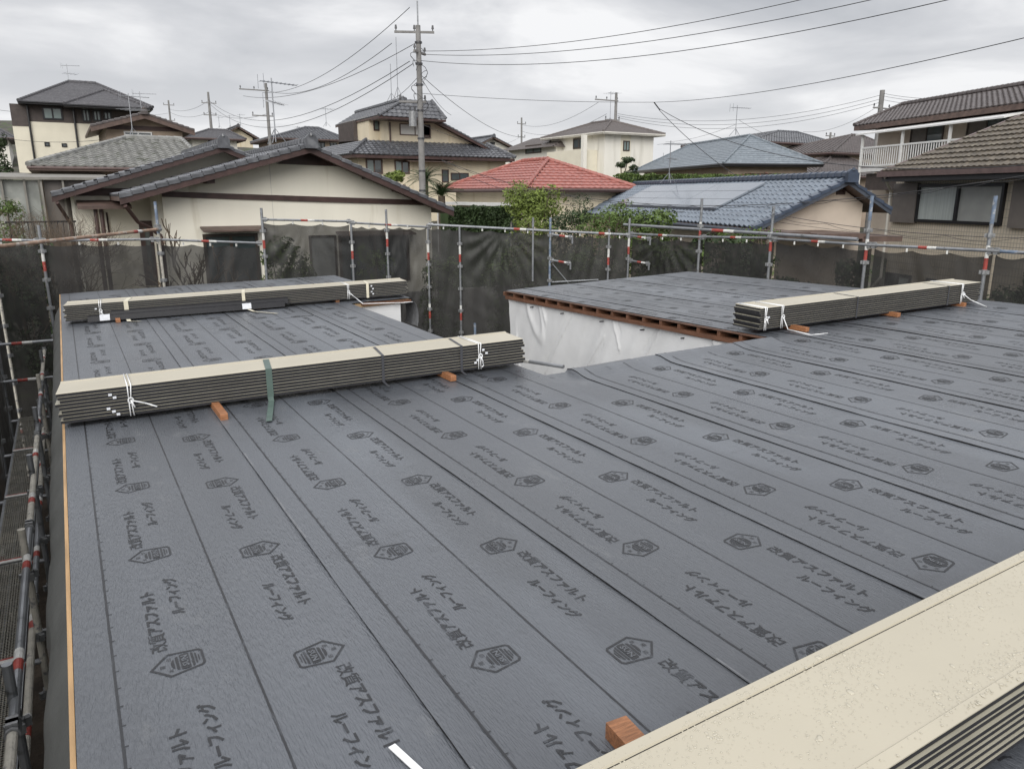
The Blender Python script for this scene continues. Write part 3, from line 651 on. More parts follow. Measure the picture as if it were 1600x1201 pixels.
def plank(Y0, Y1, lab):
    t = empty('scaffold_plank', (-.76, Y0, 1.75), lab, 'scaffold plank', 'walkway planks on the left')
    m = MB(); x0, x1 = -.90, -.62; nx = 7; ny = max(4, int((Y1 - Y0) / .045)); z = 1.775; w_ = .0065
    # diamond mesh
    for i in range(nx):
        for j in range(ny):
            cx = x0 + .015 + (i + .5) * (x1 - x0 - .03) / nx; cy = Y0 + (j + .5) * (Y1 - Y0) / ny; hx = (x1 - x0 - .03) / nx / 2; hy = (Y1 - Y0) / ny / 2
            q = [(cx - hx, cy), (cx, cy + hy), (cx + hx, cy), (cx, cy - hy)]
            for k in range(4):
                p0 = Vector(q[k]); p1 = Vector(q[(k + 1) % 4]); n_ = (p1 - p0).orthogonal().normalized() * w_
                m.add([(*(p0 - n_), z), (*(p0 + n_), z), (*(p1 + n_), z), (*(p1 - n_), z)], [(0, 1, 2, 3)])
    m.build('mesh_deck', M['grate'], t)
    m = MB()
    for xx in (x0, x1, (x0 + x1) / 2): m.bb(xx - .012, xx + .012, Y0, Y1, z - .05, z - .004)
    for i in range(5): yy = Y0 + (Y1 - Y0) * i / 4; m.bb(x0 + .012, x1 - .012, yy - .01, yy + .01, z - .04, z - .008)
    m.build('side_rail', M['galv'], t)
    m = MB(); m.bb(x0, x1, Y0 - .012, Y0 + .03, z - .003, z + .006); m.build('end_plate', M['whitetape'], t)
    m = MB(); m.bb(x0, x1, Y0 + .03, Y0 + .055, z - .003, z + .005); m.build('end_stripe', M['redtape'], t)
for i, (y0, y1) in enumerate(((.9, 2.25), (2.3, 4.05), (4.1, 5.85), (5.9, 7.65), (7.7, 9.45), (9.5, 11.25), (11.3, 13.05))):
    plank(y0, y1, 'expanded-metal walkway plank on the left scaffold, %s from the camera' % (ordY + ['seventh'])[i])
# hoses hanging by the wall
def hose(pts, r, mt, lab, name='hose', cat='hose'):
    m = MB(); P = [Vector(p) for p in pts]; Q_ = []
    for i in range(len(P) - 1):
        a = P[max(0, i - 1)]; b = P[i]; c = P[i + 1]; d_ = P[min(len(P) - 1, i + 2)]
        for k in range(6):
            t = k / 6; Q_.append(.5 * ((2 * b) + (c - a) * t + (2 * a - 5 * b + 4 * c - d_) * t * t + (3 * b - a - 3 * c + d_) * t ** 3))
    Q_.append(P[-1]); m.path(Q_, r, 7); return tag(m.build(name, mt, smooth=True), lab, cat)
M['pinkhose'] = mat('pink_hose', (.55, .13, .13), .5); M['bluehose'] = mat('blue_hose', (.02, .12, .45), .5)
hose([(-.36, 2.35, 2.2), (-.40, 2.2, 1.9), (-.36, 2.0, 1.5), (-.42, 1.9, 1.1)], .012, M['pinkhose'], 'pink hose hanging beside the left wall of the building')
hose([(-.33, 2.3, 2.1), (-.30, 2.15, 1.8), (-.27, 2.05, 1.6)], .010, M['bluehose'], 'blue hose hanging beside the left wall of the building')
# nets
nm = bpy.data.materials.new('black_safety_net'); nm.use_nodes = True; t_ = nm.node_tree; b_ = t_.nodes['Principled BSDF']
b_.inputs['Base Color'].default_value = (.020, .0195, .019, 1); b_.inputs['Roughness'].default_value = .6
tr = N(t_, 'ShaderNodeBsdfTransparent'); mxs = N(t_, 'ShaderNodeMixShader'); c_ = N(t_, 'ShaderNodeTexCoord'); n_ = N(t_, 'ShaderNodeTexNoise'); n_.inputs['Scale'].default_value = 1.6; n_.inputs['Detail'].default_value = 5
t_.links.new(c_.outputs['Object'], n_.inputs[0]); mr = N(t_, 'ShaderNodeMapRange'); mr.inputs[1].default_value = .3; mr.inputs[2].default_value = .7; mr.inputs[3].default_value = .09; mr.inputs[4].default_value = .20
t_.links.new(n_.outputs[0], mr.inputs[0]); t_.links.new(mr.outputs[0], mxs.inputs[0]); t_.links.new(b_.outputs[0], mxs.inputs[1]); t_.links.new(tr.outputs[0], mxs.inputs[2]); t_.links.new(mxs.outputs[0], t_.nodes['Material Output'].inputs[0])
def net(p, q, z0, label, seed):
    p = Vector(p); q = Vector(q); L = (q - p).to_2d().length; d = (q - p); nu = max(6, int(L / .045)); nv = 60; vs = []
    nrm = Vector((-d.y, d.x, 0)).normalized()
    for j in range(nv + 1):
        v = j / nv
        for i in range(nu + 1):
            u = i / nu; zt = p.z + (q.z - p.z) * u - .05 - .05 * abs(math.sin(u * math.pi * 3)) ** .7
            s = u * L; z = z0 + (zt - z0) * v
            # creases fan out from the tie points on the top rail
            fan = .050 * noise.noise(Vector((s * 2.2 + (1 - v) * .5 * math.sin(seed), z * .5, seed))) + .034 * noise.noise(Vector((s * 6 + (zt - z) * 2.2 * math.cos(seed * 2), z * .8, seed + 5))) + .016 * noise.noise(Vector((s * 3 - (zt - z) * 4, z * 2.4, seed + 11))) + (.05 * noise.noise(Vector((s * 14, (zt - z) * 3.5 + s * 3, 4))) if seed in (6,) else 0) + (.035 * math.cos(18 * math.atan2(s - L * .5, zt - z + .05)) * math.exp(-abs(zt - z - .35) * 1.6) if seed in (11, 8, 4) else 0)
            edge = min(1, 8 * u, 8 * (1 - u)) * .9 + .1
            pt = p.lerp(q, .012 + .976 * u); vs.append((pt.x + nrm.x * (fan * edge + .05), pt.y + nrm.y * (fan * edge + .05), z))
    m = MB(); m.add(vs, [(j * (nu + 1) + i, j * (nu + 1) + i + 1, (j + 1) * (nu + 1) + i + 1, (j + 1) * (nu + 1) + i) for j in range(nv) for i in range(nu)])
    t = empty('safety_net', (p.x, p.y, z0), label, 'safety net', 'black safety nets tied to the scaffold')
    m.build('mesh_sheet', nm, t, smooth=True)
    k = max(2, int(L / .45))
    for i in range(1, k):          # white ties on the top hem
        c = p.lerp(q, i / k) - Vector((0, 0, .045)); m = MB(); m.box(c - nrm * .03, (.022, .022, .05), rz=.5); m.build('tie', M['whitetape'], t)
    return t
net(onY(-60, 376), onY(60, 376), .1, 'black safety net at the far left edge of the picture', 1)
net(onY(60, 376), onY(242, 376), .1, 'black safety net between the corner post and the blue-tipped post', 2)
net(onY(242, 376), onY(408, 380), .1, 'black safety net with bare branches showing through it', 3)
net(onY(408, 343), onY(548, 347), .1, 'black safety net with the round dark shrub behind it', 4)
net(onY(548, 348), onY(603, 352), .1, 'narrow black safety net right of the shrub', 5)
net(onY(603, 350), onL(668, 352), .1, 'rippled black safety net above the end of the left bundle', 6)
net(onL(668, 352), onL(718, 354), .1, 'narrow black safety net between the two posts of the notch', 7)
net(onL(718, 354), onL(860, 361), .1, 'wide black safety net behind the roof notch', 8)
net(onL(860, 361), onL(952, 366), .1, 'black safety net behind the hooked stubs of the bluish post', 9)
net(onL(952, 366), onL(984, 368), .1, 'very narrow black safety net before the doubled rails', 10)
net(onX(984, 367), onX(1097, 371), .1, 'black safety net with creases fanning out, behind the right wing', 11)
net(onX(1097, 371), onX(1209, 373), .1, 'black safety net in front of the blue roofed house garden', 12)
net(onX(1209, 373), onX(1362, 383), .1, 'black safety net before the brown carport under the beige gable', 13)
net(onX(1362, 383), onX(1552, 392), .1, 'black safety net with ground floor windows showing behind', 14)
net(onX(1552, 392), onX(1700, 402), .1, 'black safety net at the right edge of the picture', 15)
net(Vector((-1.08, 14.9, 4.15)), Vector((-1.08, 8, 4.15)), .1, 'long black safety net down the left side, far half', 16)
net(Vector((-1.08, 8, 4.15)), Vector((-1.08, .5, 4.15)), .1, 'long black safety net down the left side, near half', 17)
# ---------------------------------------------------------------- materials of the neighbourhood
M['kawara'] = mat('dark_grey_roof_tiles', (.085, .088, .098), .38, .3, 6, spec=.6, dirt=((.15, .155, .165), .58, 3))
M['kawara2'] = mat('silvery_grey_roof_tiles', (.20, .20, .19), .45, .35, 5, spec=.6, dirt=((.10, .105, .085), .55, 2.5))
M['bluetile'] = mat('blue_grey_roof_tiles', (.125, .150, .185), .36, .22, 6, spec=.6)
M['bluetrim'] = mat('dark_blue_ridge_tile', (.045, .06, .09), .35, .2, 6)
M['redtile'] = mat('red_roof_tiles', (.30, .105, .085), .45, .22, 6, spec=.5, dirt=((.40, .17, .14), .6, 3))
M['slate'] = mat('blue_grey_slates', (.15, .175, .20), .5, .2, 7, dirt=((.21, .24, .265), .56, 4))
M['dslate'] = mat('charcoal_slates', (.075, .073, .080), .6, .35, 9, dirt=((.13, .125, .13), .58, 9))
M['brslate'] = mat('brown_grey_slates', (.105, .09, .085), .6, .2, 7)
M['browntile'] = mat('mossy_brown_tiles', (.095, .08, .062), .6, .5, 5, .3, dirt=((.16, .14, .105), .56, 6))
M['lean'] = mat('weathered_grey_sheeting', (.19, .18, .16), .6, .2, 3)
M['browntile2'] = mat('dark_brown_tiles', (.085, .072, .07), .5, .3, 6)
M['plaster'] = mat('pale_cream_plaster', (.72, .69, .60), .8, .05, 1.2, .15, 90, stretch=(1, 1, .16), dirt=((.60, .56, .46), .60, 2.6))
M['yellowp'] = mat('yellow_plaster', (.60, .53, .40), .8, .08, 1.5, .1, 60, stretch=(1, 1, .16), dirt=((.50, .42, .28), .6, 2))
M['offwhite'] = mat('off_white_siding', (.70, .68, .62), .75, .05, 1.5, .1, 60, stretch=(1, 1, .16), dirt=((.58, .56, .50), .58, 1.6))
M['creamsid'] = mat('cream_siding', (.66, .62, .51), .75, .05, 1.5)
M['beige'] = mat('beige_mortar_wall', (.50, .43, .36), .85, .08, 1.5, .15, 60, dirt=((.45, .38, .32), .6, 1.2))
M['tanp'] = mat('tan_wall', (.34, .27, .21), .85, .12, 2)
M['darkbrown'] = mat('dark_brown_siding', (.065, .052, .048), .7, .2, 4)
M['barge'] = mat('dark_red_brown_board', (.055, .030, .027), .5, .3, 4)
M['barge2'] = mat('brown_eave_board', (.095, .063, .052), .55, .3, 4)
M['gutter'] = mat('brown_gutter', (.11, .075, .07), .45, .2, 6)
M['bluedark'] = mat('dark_blue_grey_trim', (.05, .06, .08), .5)
M['whitepaint'] = mat('white_paint', (.66, .66, .65), .5, .06, 4)
M['cream_trim'] = mat('pale_trim', (.55, .53, .48), .6)
M['greyshut'] = mat('brown_grey_shutter', (.13, .115, .105), .5, .1, 4)
M['black_alu'] = mat('black_window_frame', (.012, .012, .014), .35)
M['brown_alu'] = mat('bronze_window_frame', (.05, .036, .028), .4)
M['solar'] = mat('pale_solar_glass', (.19, .215, .25), .14, .05, 2, spec=1.0)
M['polyc'] = mat('cloudy_plastic_sheet', (.24, .25, .235), .3, .35, 1.6, dirt=((.42, .40, .36), .6, 1.3))
M['tilewall'] = mat('beige_brick_tile_wall', (.40, .34, .26), .6, .08, 2)
def tile_wall():
    m = M['tilewall']; t = m.node_tree; b = t.nodes['Principled BSDF']; c = N(t, 'ShaderNodeTexCoord'); br = N(t, 'ShaderNodeTexBrick')
    mp = N(t, 'ShaderNodeMapping'); mp.inputs['Rotation'].default_value = (R(90), 0, R(0)); t.links.new(c.outputs['UV'], mp.inputs[0]); t.links.new(c.outputs['UV'], br.inputs[0])
    br.inputs['Scale'].default_value = 1; br.inputs['Brick Width'].default_value = .1; br.inputs['Row Height'].default_value = .22; br.inputs['Mortar Size'].default_value = .012; br.offset = 0
    br.inputs['Color1'].default_value = (.52, .46, .37, 1); br.inputs['Color2'].default_value = (.48, .42, .33, 1); br.inputs['Mortar'].default_value = (.33, .30, .25, 1); t.links.new(br.outputs[0], b.inputs['Base Color'])
tile_wall()
def glassmat(name, col, rough=.06):
    m = mat(name, col, rough, .25, 1.2, spec=.9); return m
M['glass'] = glassmat('dark_window_glass', (.055, .07, .075)); M['glass2'] = glassmat('pale_green_glass', (.16, .21, .20), .15)
M['curtain'] = mat('pale_curtain_behind_glass', (.40, .44, .43), .25, .18, 30, stretch=(1, 1, .02), spec=.8)
M['frost'] = mat('frosted_pane', (.30, .31, .30), .3, .08, 3)
M['shutw'] = mat('white_shutter', (.58, .58, .55), .5, .04, 4)
# ---------------------------------------------------------------- roofs
def tiles(mb, A, B, C, D, course=.27, wave=.28, amp=.035, step=.03, m=0):
    """tiled slope: A-B eave, D-C top edge"""
    A, B, C, D = map(Vector, (A, B, C, D)); e = (B - A).normalized(); n = None
    up = ((D + C) - (A + B)) / 2; up = up - e * up.dot(e)
    if up.length < .05: return
    L = up.length; nrm = e.cross(up).normalized()
    if nrm.z < 0: nrm = -nrm
    rows = max(1, round(L / course))
    ph = (0, .25, .5, .75)
    hh = (0, .5, 1, .55)
    for j in range(rows):
        t0, t1 = j / rows, (j + 1) / rows; tm = (t0 + t1) / 2
        l = (A.lerp(D, tm) - A).dot(e); r = (B.lerp(C, tm) - A).dot(e)
        if r - l < .05: continue
        if amp > 0:
            ss = [l]; s = math.ceil(l / (wave / 4)) * wave / 4
            while s < r - .01:
                if s > l + .01: ss.append(s)
                s += wave / 4
            ss.append(r)
        else:
            k = max(1, int((r - l) / 1.5)); ss = [l + (r - l) * i / k for i in range(k + 1)]
        base0 = A + up * t0; base1 = A + up * t1; vs = []
        for s in ss:
            h = amp * .5 * (1 - math.cos(2 * math.pi * s / wave)) if amp > 0 else 0
            h2 = h + rnd.uniform(-.004, .004)
            vs.append(base0 + e * s + nrm * (h2 + step)); vs.append(base1 + e * s + nrm * h)
            vs.append(base0 + e * s + nrm * (h2 - .03))
        k = len(ss)
        mb.add(vs, [(3 * i, 3 * i + 3, 3 * i + 4, 3 * i + 1) for i in range(k - 1)] + [(3 * i + 2, 3 * i + 5, 3 * i + 3, 3 * i) for i in range(k - 1)], m)
def cap(p, q, r, mt, par, segs=True, name='ridge_cap'):
    m = MB(); p = Vector(p); q = Vector(q); L = (q - p).length; k = max(1, int(L / .3)) if segs else 1; d = (q - p) / k
    for i in range(k): m.tube(p + d * i, p + d * (i + 1.04), r, 7, r2=r * .86)
    return m.build(name, mt, par)
STY = {'kawara': dict(course=.27, wave=.30, amp=.04, step=.03), 'slate': dict(course=.22, amp=0, step=.012), 'flat': dict(course=.35, wave=.34, amp=.02, step=.035), 'blue': dict(course=.27, wave=.28, amp=.06, step=.02), 'big': dict(course=.30, wave=.32, amp=.05, step=.04)}
def hip(par, fr, a0, a1, b0, b1, ze, zr, ra, rb, style, mt, capm=None, capr=.09, soffit='cream_trim', fascia='barge', fh=.16, hidden=True):
    """hip roof over eave rectangle; ra=(a,a) rb=(b,b) ridge ends"""
    E = [(a0, b0), (a1, b0), (a1, b1), (a0, b1)]; z = ze
    P = [fr.w(a, b, z) for a, b in E]; r0 = fr.w(ra[0], rb[0], zr); r1 = fr.w(ra[1], rb[1], zr)
    alongA = abs(ra[1] - ra[0]) >= abs(rb[1] - rb[0])
    m = MB(); S = STY[style]
    if alongA: quads = [(P[0], P[1], r1, r0), (P[1], P[2], r1, r1), (P[3], P[0], r0, r0), (P[2], P[3], r0, r1)]
    else: quads = [(P[0], P[1], r0, r0), (P[1], P[2], r1, r0), (P[3], P[0], r0, r1), (P[2], P[3], r1, r1)]
    for i, q in enumerate(quads):
        tiles(m, *q, **(S if i < 3 else STY['slate']))
    m.build('roof', M[mt], par)
    m = MB(); m.add([p - Vector((0, 0, fh)) for p in P] + [p - Vector((0, 0, .01)) for p in P], [(3, 2, 1, 0), (0, 1, 5, 4), (1, 2, 6, 5), (2, 3, 7, 6), (3, 0, 4, 7)])
    m.build('eaves', M[fascia], par)
    cm = M[capm or mt]; lift = Vector((0, 0, .05 if S['amp'] else .02))
    for p, q in ((P[0], r0), (P[1], r1 if alongA else r0), (P[3], r0 if alongA else r1)): cap(p + lift, q + lift, capr, cm, par)
    if (r1 - r0).length > .1: cap(r0 + lift, r1 + lift, capr * 1.25, cm, par)
    g = MB()
    for p, q in ((P[0], P[1]), (P[3], P[0])): g.tube(p + Vector((0, 0, -.06)), q + Vector((0, 0, -.06)), .055, 8)
    g.build('gutter', M['gutter'] if fascia not in ('bluedark', 'black_alu', 'cream_trim') else M[fascia], par)
def gable(par, fr, aL, zL, aA, zA, aR, zR, b0, b1, style, mt, capm=None, capr=.09, barge='barge', bh=.20, th=.10, name='roof'):
    """gable roof, ridge running away from b0 to b1; outline on the front plane"""
    S = STY[style]; m = MB()
    w = fr.w
    tiles(m, w(aL, b1, zL), w(aL, b0, zL), w(aA, b0, zA), w(aA, b1, zA), **S)
    tiles(m, w(aR, b0, zR), w(aR, b1, zR), w(aA, b1, zA), w(aA, b0, zA), **S)
    m.build(name, M[mt], par)
    m = MB()
    for (a, z) in ((aL, zL), (aR, zR)):
        m.hexa([w(a, b0, z - th - .02), w(aA, b0, zA - th - .02), w(aA, b1, zA - th - .02), w(a, b1, z - th - .02), w(a, b0, z - .02), w(aA, b0, zA - .02), w(aA, b1, zA - .02), w(a, b1, z - .02)])
    m.build('roof_board', M['barge2'], par)
    for (a, z) in ((aL, zL), (aR, zR)):
        m = MB(); o = -.045
        m.hexa([w(a, b0 + o, z - bh), w(aA, b0 + o, zA - bh), w(aA, b0 - .003, zA - bh), w(a, b0 - .003, z - bh), w(a, b0 + o, z - .01), w(aA, b0 + o, zA - .01), w(aA, b0 - .003, zA - .01), w(a, b0 - .003, z - .01)])
        m.build('barge_board', M[barge], par)
        m = MB(); k = max(3, int(math.hypot(aA - a, zA - z) / .27))        # verge tiles
        for i in range(k):
            t0, t1 = i / k, (i + 1.05) / k
            p0 = w(a + (aA - a) * t0, b0, z + (zA - z) * t0 + .025); p1 = w(a + (aA - a) * t1, b0, z + (zA - z) * t1 + .005)
            dn = Vector((0, 0, -.075)); bk = fr.b * .16; f_ = fr.b * -.07
            m.hexa([p0 + f_ + dn, p1 + f_ + dn, p1 + bk, p0 + bk, p0 + f_ + Vector((0, 0, .02)), p1 + f_, p1 + bk + Vector((0, 0, .04)), p0 + bk + Vector((0, 0, .06))])
        m.build('verge_tiles', M[capm or mt], par)
    cap(w(aA, b0 - .1, zA + .09), w(aA, b1, zA + .09), capr * 1.3, M[capm or mt], par)
    m = MB(); c = w(aA, b0 - .14, zA + .1)
    m.tube(c - fr.b * .05, c + fr.b * .05, .15, 10); m.box(c + Vector((0, 0, -.08)), (.32, .14, .24), rz=-R(fr.yaw)); m.tube(c + Vector((0, 0, .1)) - fr.b * .04, c + Vector((0, 0, .17)) - fr.b * .04, .05, 8, r2=.03); m.build('ridge_end_tile', M[capm or mt], par)
def walls(par, fr, a0, a1, b0, b1, z0, z1, mt, name='wall'):
    m = MB(); m.bb(a0, a1, b0, b1, z0, z1, 0, fr); return m.build(name, M[mt], par)
def wallpoly(par, fr, pts, b0, b1, mt, name='wall'):
    """wall with an arbitrary outline (a, z) between b0 and b1"""
    m = MB(); m.prism([fr.w(a, b0, z) for a, z in pts], fr.b * (b1 - b0)); return m.build(name, M[mt], par)
def win(par, fr, face, k, c0, c1, z0, z1, frame='black_alu', panes=2, glass='glass', fw=.05, sill=False, shutter=None, d=.05):
    """window on a face: face 'b' plane b=k (c = a), face 'a' plane a=k (c = b)"""
    if c1 < c0: c0, c1 = c1, c0
    if z1 < z0: z0, z1 = z1, z0
    def bx(m, u0, u1, v0, v1, o0, o1):
        if face == 'b': m.bb(u0, u1, k - o1, k - o0, v0, v1, 0, fr)
        else: m.bb(k - o1, k - o0, u0, u1, v0, v1, 0, fr)
    m = MB()
    bx(m, c0, c1, z0, z0 + fw, 0, d); bx(m, c0, c1, z1 - fw, z1, 0, d); bx(m, c0, c0 + fw, z0 + fw, z1 - fw, 0, d); bx(m, c1 - fw, c1, z0 + fw, z1 - fw, 0, d)
    for i in range(1, panes): c = c0 + (c1 - c0) * i / panes; bx(m, c - fw / 2, c + fw / 2, z0 + fw, z1 - fw, 0, d - .01)
    if sill: bx(m, c0 - .06, c1 + .06, z0 - .05, z0 - .002, 0, d + .06)
    o = m.build('window', M[frame], par)
    gl = glass if isinstance(glass, (list, tuple)) else [glass] * panes
    for i in range(panes):
        m = MB(); u0 = c0 + (c1 - c0) * i / panes + fw * .5; u1 = c0 + (c1 - c0) * (i + 1) / panes - fw * .5; bx(m, u0, u1, z0 + fw * .8, z1 - fw * .8, .003, .012); m.build('pane', M[gl[i]], o)
    if shutter:
        m = MB(); w_ = (c1 - c0) * shutter[1]; s0, s1 = (c1 + .01, c1 + w_) if shutter[0] > 0 else (c0 - w_, c0 - .01); bx(m, s0, s1, z0 - .03, z1 + .03, 0, .11); m.build('shutter_box', M[shutter[2]], par)
    return o
def winpx(par, fr, face, k, x0, y0, x1, y1, **kw):
    f_ = fr.onb if face == 'b' else fr.ona
    c0, z1 = f_(x0, y0, k); c1, z0 = f_(x1, y1, k)
    return win(par, fr, face, k, c0, c1, z0, z1, **kw)
def house(label, loc, cat='house', group=None, name='house'): return empty(name, loc, label, cat, group)
def downpipe(par, fr, a, b, z0, z1, mt='gutter', r=.035):
    m = MB(); m.tube(fr.w(a, b, z0), fr.w(a, b, z1), r, 8); m.build('downpipe', M[mt], par)

# ================ H1: pale house with a wide dark-tiled gable, straight behind the left wing
Y1 = 20.5
fr = G0; B1 = house('pale cream house with a wide dark-tiled gable and a brown band across the wall', fr.w(5, Y1, 1.5))
aL, zL = fr.onb(186, 306, Y1 - .7); aA, zA = fr.onb(484, 226, Y1 - .7); aR, zR = fr.onb(708, 327, Y1 - .7)
gable(B1, fr, aL, zL, aA, zA, aR, zR, Y1 - .7, Y1 + 9, 'kawara', 'kawara', bh=.20)
wl0 = fr.onb(252, 300, Y1)[0]; wr0 = fr.onb(673, 300, Y1)[0]
def zroof(a): 
    return (zL + (zA - zL) * (a - aL) / (aA - aL) if a < aA else zR + (zA - zR) * (aR - a) / (aR - aA)) - .12
wallpoly(B1, fr, [(wl0, .8), (wr0, .8), (wr0, zroof(wr0)), (aA, zroof(aA)), (wl0, zroof(wl0))], Y1, Y1 + 8.5, 'plaster')
m = MB(); p0 = fr.onb(252, 299, Y1); p1 = fr.onb(673, 318, Y1)       # brown band
m.hexa([fr.w(p0[0], Y1 - .05, p0[1] - .13), fr.w(p1[0], Y1 - .05, p1[1] - .05), fr.w(p1[0], Y1 + .0, p1[1] - .05), fr.w(p0[0], Y1 + .0, p0[1] - .13), fr.w(p0[0], Y1 - .05, p0[1] + .0), fr.w(p1[0], Y1 - .05, p1[1] + .09), fr.w(p1[0], Y1 + .0, p1[1] + .09), fr.w(p0[0], Y1 + .0, p0[1] + .0)])
m.build('wall_band', M['barge'], B1)
m = MB(); tri = [fr.onb(x, y, Y1) for x, y in ((431, 256), (484, 232), (530, 260))]   # dark louvred gable top
m.prism([fr.w(a, Y1 - .04, z) for a, z in tri], fr.b * .035); m.build('gable_vent', M['barge'], B1)
for px in (424,): 
    a = fr.onb(px, 300, Y1)[0]; m = MB(); m.bb(a - .008, a + .008, Y1 - .004, Y1, 2.0, 5.9, 0, fr); m.build('wall_joint', M['cream_trim'], B1)
def awning(par, fr, x0, y0, x1, y1, k, dep=.5, mt='barge2', drop=.12):
    a0, z0 = fr.onb(x0, y0, k); a1, z1 = fr.onb(x1, y1, k); m = MB(); zz = (z0 + z1) / 2
    m.hexa([fr.w(a0, k - dep, zz - drop), fr.w(a1, k - dep, zz - drop), fr.w(a1, k, zz - .04), fr.w(a0, k, zz - .04), fr.w(a0, k - dep, zz - drop + .04), fr.w(a1, k - dep, zz - drop + .04), fr.w(a1, k, zz), fr.w(a0, k, zz)]); m.build('awning', M[mt], par)
awning(B1, fr, 312, 352, 410, 354, Y1)
awning(B1, fr, 524, 354, 640, 366, Y1)
winpx(B1, fr, 'b', Y1, 316, 366, 408, 440, panes=2, glass='glass', frame='brown_alu', fw=.07)
winpx(B1, fr, 'b', Y1, 482, 368, 528, 437, panes=1, glass='frost', frame='brown_alu', fw=.05)
winpx(B1, fr, 'b', Y1, 528, 368, 640, 437, panes=2, glass='glass', frame='brown_alu', fw=.07)
for i in range(6):      # purlin ends under the left verge
    pass
for (px, py) in ((327, 284), (577, 277), (624, 297)):
    a, z = fr.onb(px, py, Y1 - .35); m = MB(); m.bb(a - .09, a + .09, Y1 - .6, Y1, z - .04, z + .14, 0, fr); m.build('purlin_end', M['barge'], B1)
# rear-left wing with its own gable, entrance porch
Y2 = 23.6
aL2, zL2 = fr.onb(80, 304, Y2 - .7); aA2, zA2 = fr.onb(348, 226, Y2 - .7); aR2, zR2 = fr.onb(432, 262, Y2 - .7)
gable(B1, fr, aL2, zL2, aA2, zA2, aR2, zR2, Y2 - .7, Y2 + 7, 'kawara', 'kawara', bh=.19)
a0 = fr.onb(114, 300, Y2)[0]
def zr2(a): return zL2 + (zA2 - zL2) * (a - aL2) / (aA2 - aL2) - .12
wallpoly(B1, fr, [(a0, 1), (aR2 - .3, 1), (aR2 - .3, zR2 + .0), (aA2, zr2(aA2)), (a0, zr2(a0))], Y2, Y2 + 6.5, 'plaster')
p0 = fr.onb(118, 299, Y2); p1 = fr.onb(186, 303, Y2); m = MB(); m.bb(p0[0], p1[0] + .6, Y2 - .05, Y2, p1[1] - .05, p0[1] + .08, 0, fr); m.build('wall_band', M['barge'], B1)
a0_, z_ = fr.onb(121, 322, Y2 - 1.1); a1_, _z = fr.onb(205, 320, Y2 - 1.1)
m = MB(); m.hexa([fr.w(a0_, Y2 - 1.2, z_ - .08), fr.w(a1_, Y2 - 1.2, z_ - .08), fr.w(a1_, Y2, z_ + .0), fr.w(a0_, Y2, z_ + .0), fr.w(a0_, Y2 - 1.2, z_), fr.w(a1_, Y2 - 1.2, z_), fr.w(a1_, Y2, z_ + .14), fr.w(a0_, Y2, z_ + .14)]); m.build('porch_roof', M['barge2'], B1)
for px in (152, 161): a = fr.onb(px, 350, Y2 - .9)[0]; downpipe(B1, fr, a, Y2 - .9, .8, z_ - .05, 'barge', .05)
winpx(B1, fr, 'b', Y2, 216, 345, 250, 445, panes=1, glass='glass', frame='barge', fw=.12)
winpx(B1, fr, 'b', Y2, 165, 332, 172, 365, panes=1, glass='frost', frame='barge', fw=.03)
# down pipes and gutter at the near eave end
m = MB(); pts = [fr.w(*q) for q in ((aL + .1, Y1 - .75, zL - .22), (aL + .35, Y1 - .4, zL - .6), (wl0 - .35, Y1 - .2, zL - .75), (wl0 - .12, Y1 - .12, zL - .95), (wl0 - .08, Y1 - .1, 1))]; m.path(pts, .045, 8); m.build('downpipe', M['barge'], B1)
m = MB(); pts = [fr.w(*q) for q in ((aL2 + .1, Y2 - .75, zL2 - .2), (a0 - .15, Y2 - .15, zL2 - .75), (a0 - .1, Y2 - .1, 1))]; m.path(pts, .045, 8); m.build('downpipe', M['barge'], B1)
# rotary clothes dryer poles seen through the net
# ================ H2: silver-grey hipped tile roof at the left
Yh = 33
B2 = house('low house with a silvery grey hipped tile roof and a plastic-sheeted lean-to', fr.w(2, Yh, 3))
c0, z0 = fr.onb(43, 254, Yh - .7); c1, z1 = fr.onb(330, 270, Yh - .7); r0, zr = fr.onb(196, 217, Yh + 4.2); r1, _ = fr.onb(284, 220, Yh + 4.2)
z0 = (z0 * .6 + z1 * .4)
hip(B2, fr, c0, c1, Yh - .7, Yh + 9, z0, zr, (r0, r1), (Yh + 4.2, Yh + 4.2), 'big', 'kawara2', capr=.11, fascia='barge2')
w0 = fr.onb(62, 265, Yh)[0]
walls(B2, fr, w0, c1 - .6, Yh, Yh + 8.3, 2, z0 - .1, 'tanp')
winpx(B2, fr, 'b', Yh, 75, 283, 170, 330, panes=2, glass='frost', frame='greyshut')
# lean-to with plastic sheets
l0, lz = fr.onb(-40, 275, Yh - 3); l1, _ = fr.onb(170, 275, Yh - 3)
m = MB(); m.hexa([fr.w(l0, Yh - 3.2, lz - .1), fr.w(l1, Yh - 3.2, lz - .1), fr.w(l1, Yh, lz + .1), fr.w(l0, Yh, lz + .1), fr.w(l0, Yh - 3.2, lz - .02), fr.w(l1, Yh - 3.2, lz - .02), fr.w(l1, Yh, lz + .18), fr.w(l0, Yh, lz + .18)]); m.build('lean_to_roof', M['lean'], B2)
lm = fr.onb(64, 300, Yh - 3)[0]
wallpoly(B2, fr, [(l0, 1.5), (lm - .05, 1.5), (lm - .05, lz - .12), (l0, lz - .12)], Yh - 3, Yh - 2.9, 'polyc', 'plastic_sheet')
wallpoly(B2, fr, [(lm + .1, 1.5), (l1, 1.5), (l1, lz - .12), (lm + .1, lz - .12)], Yh - 2.9, Yh - 2.8, 'greyshut', 'lean_to_wall')
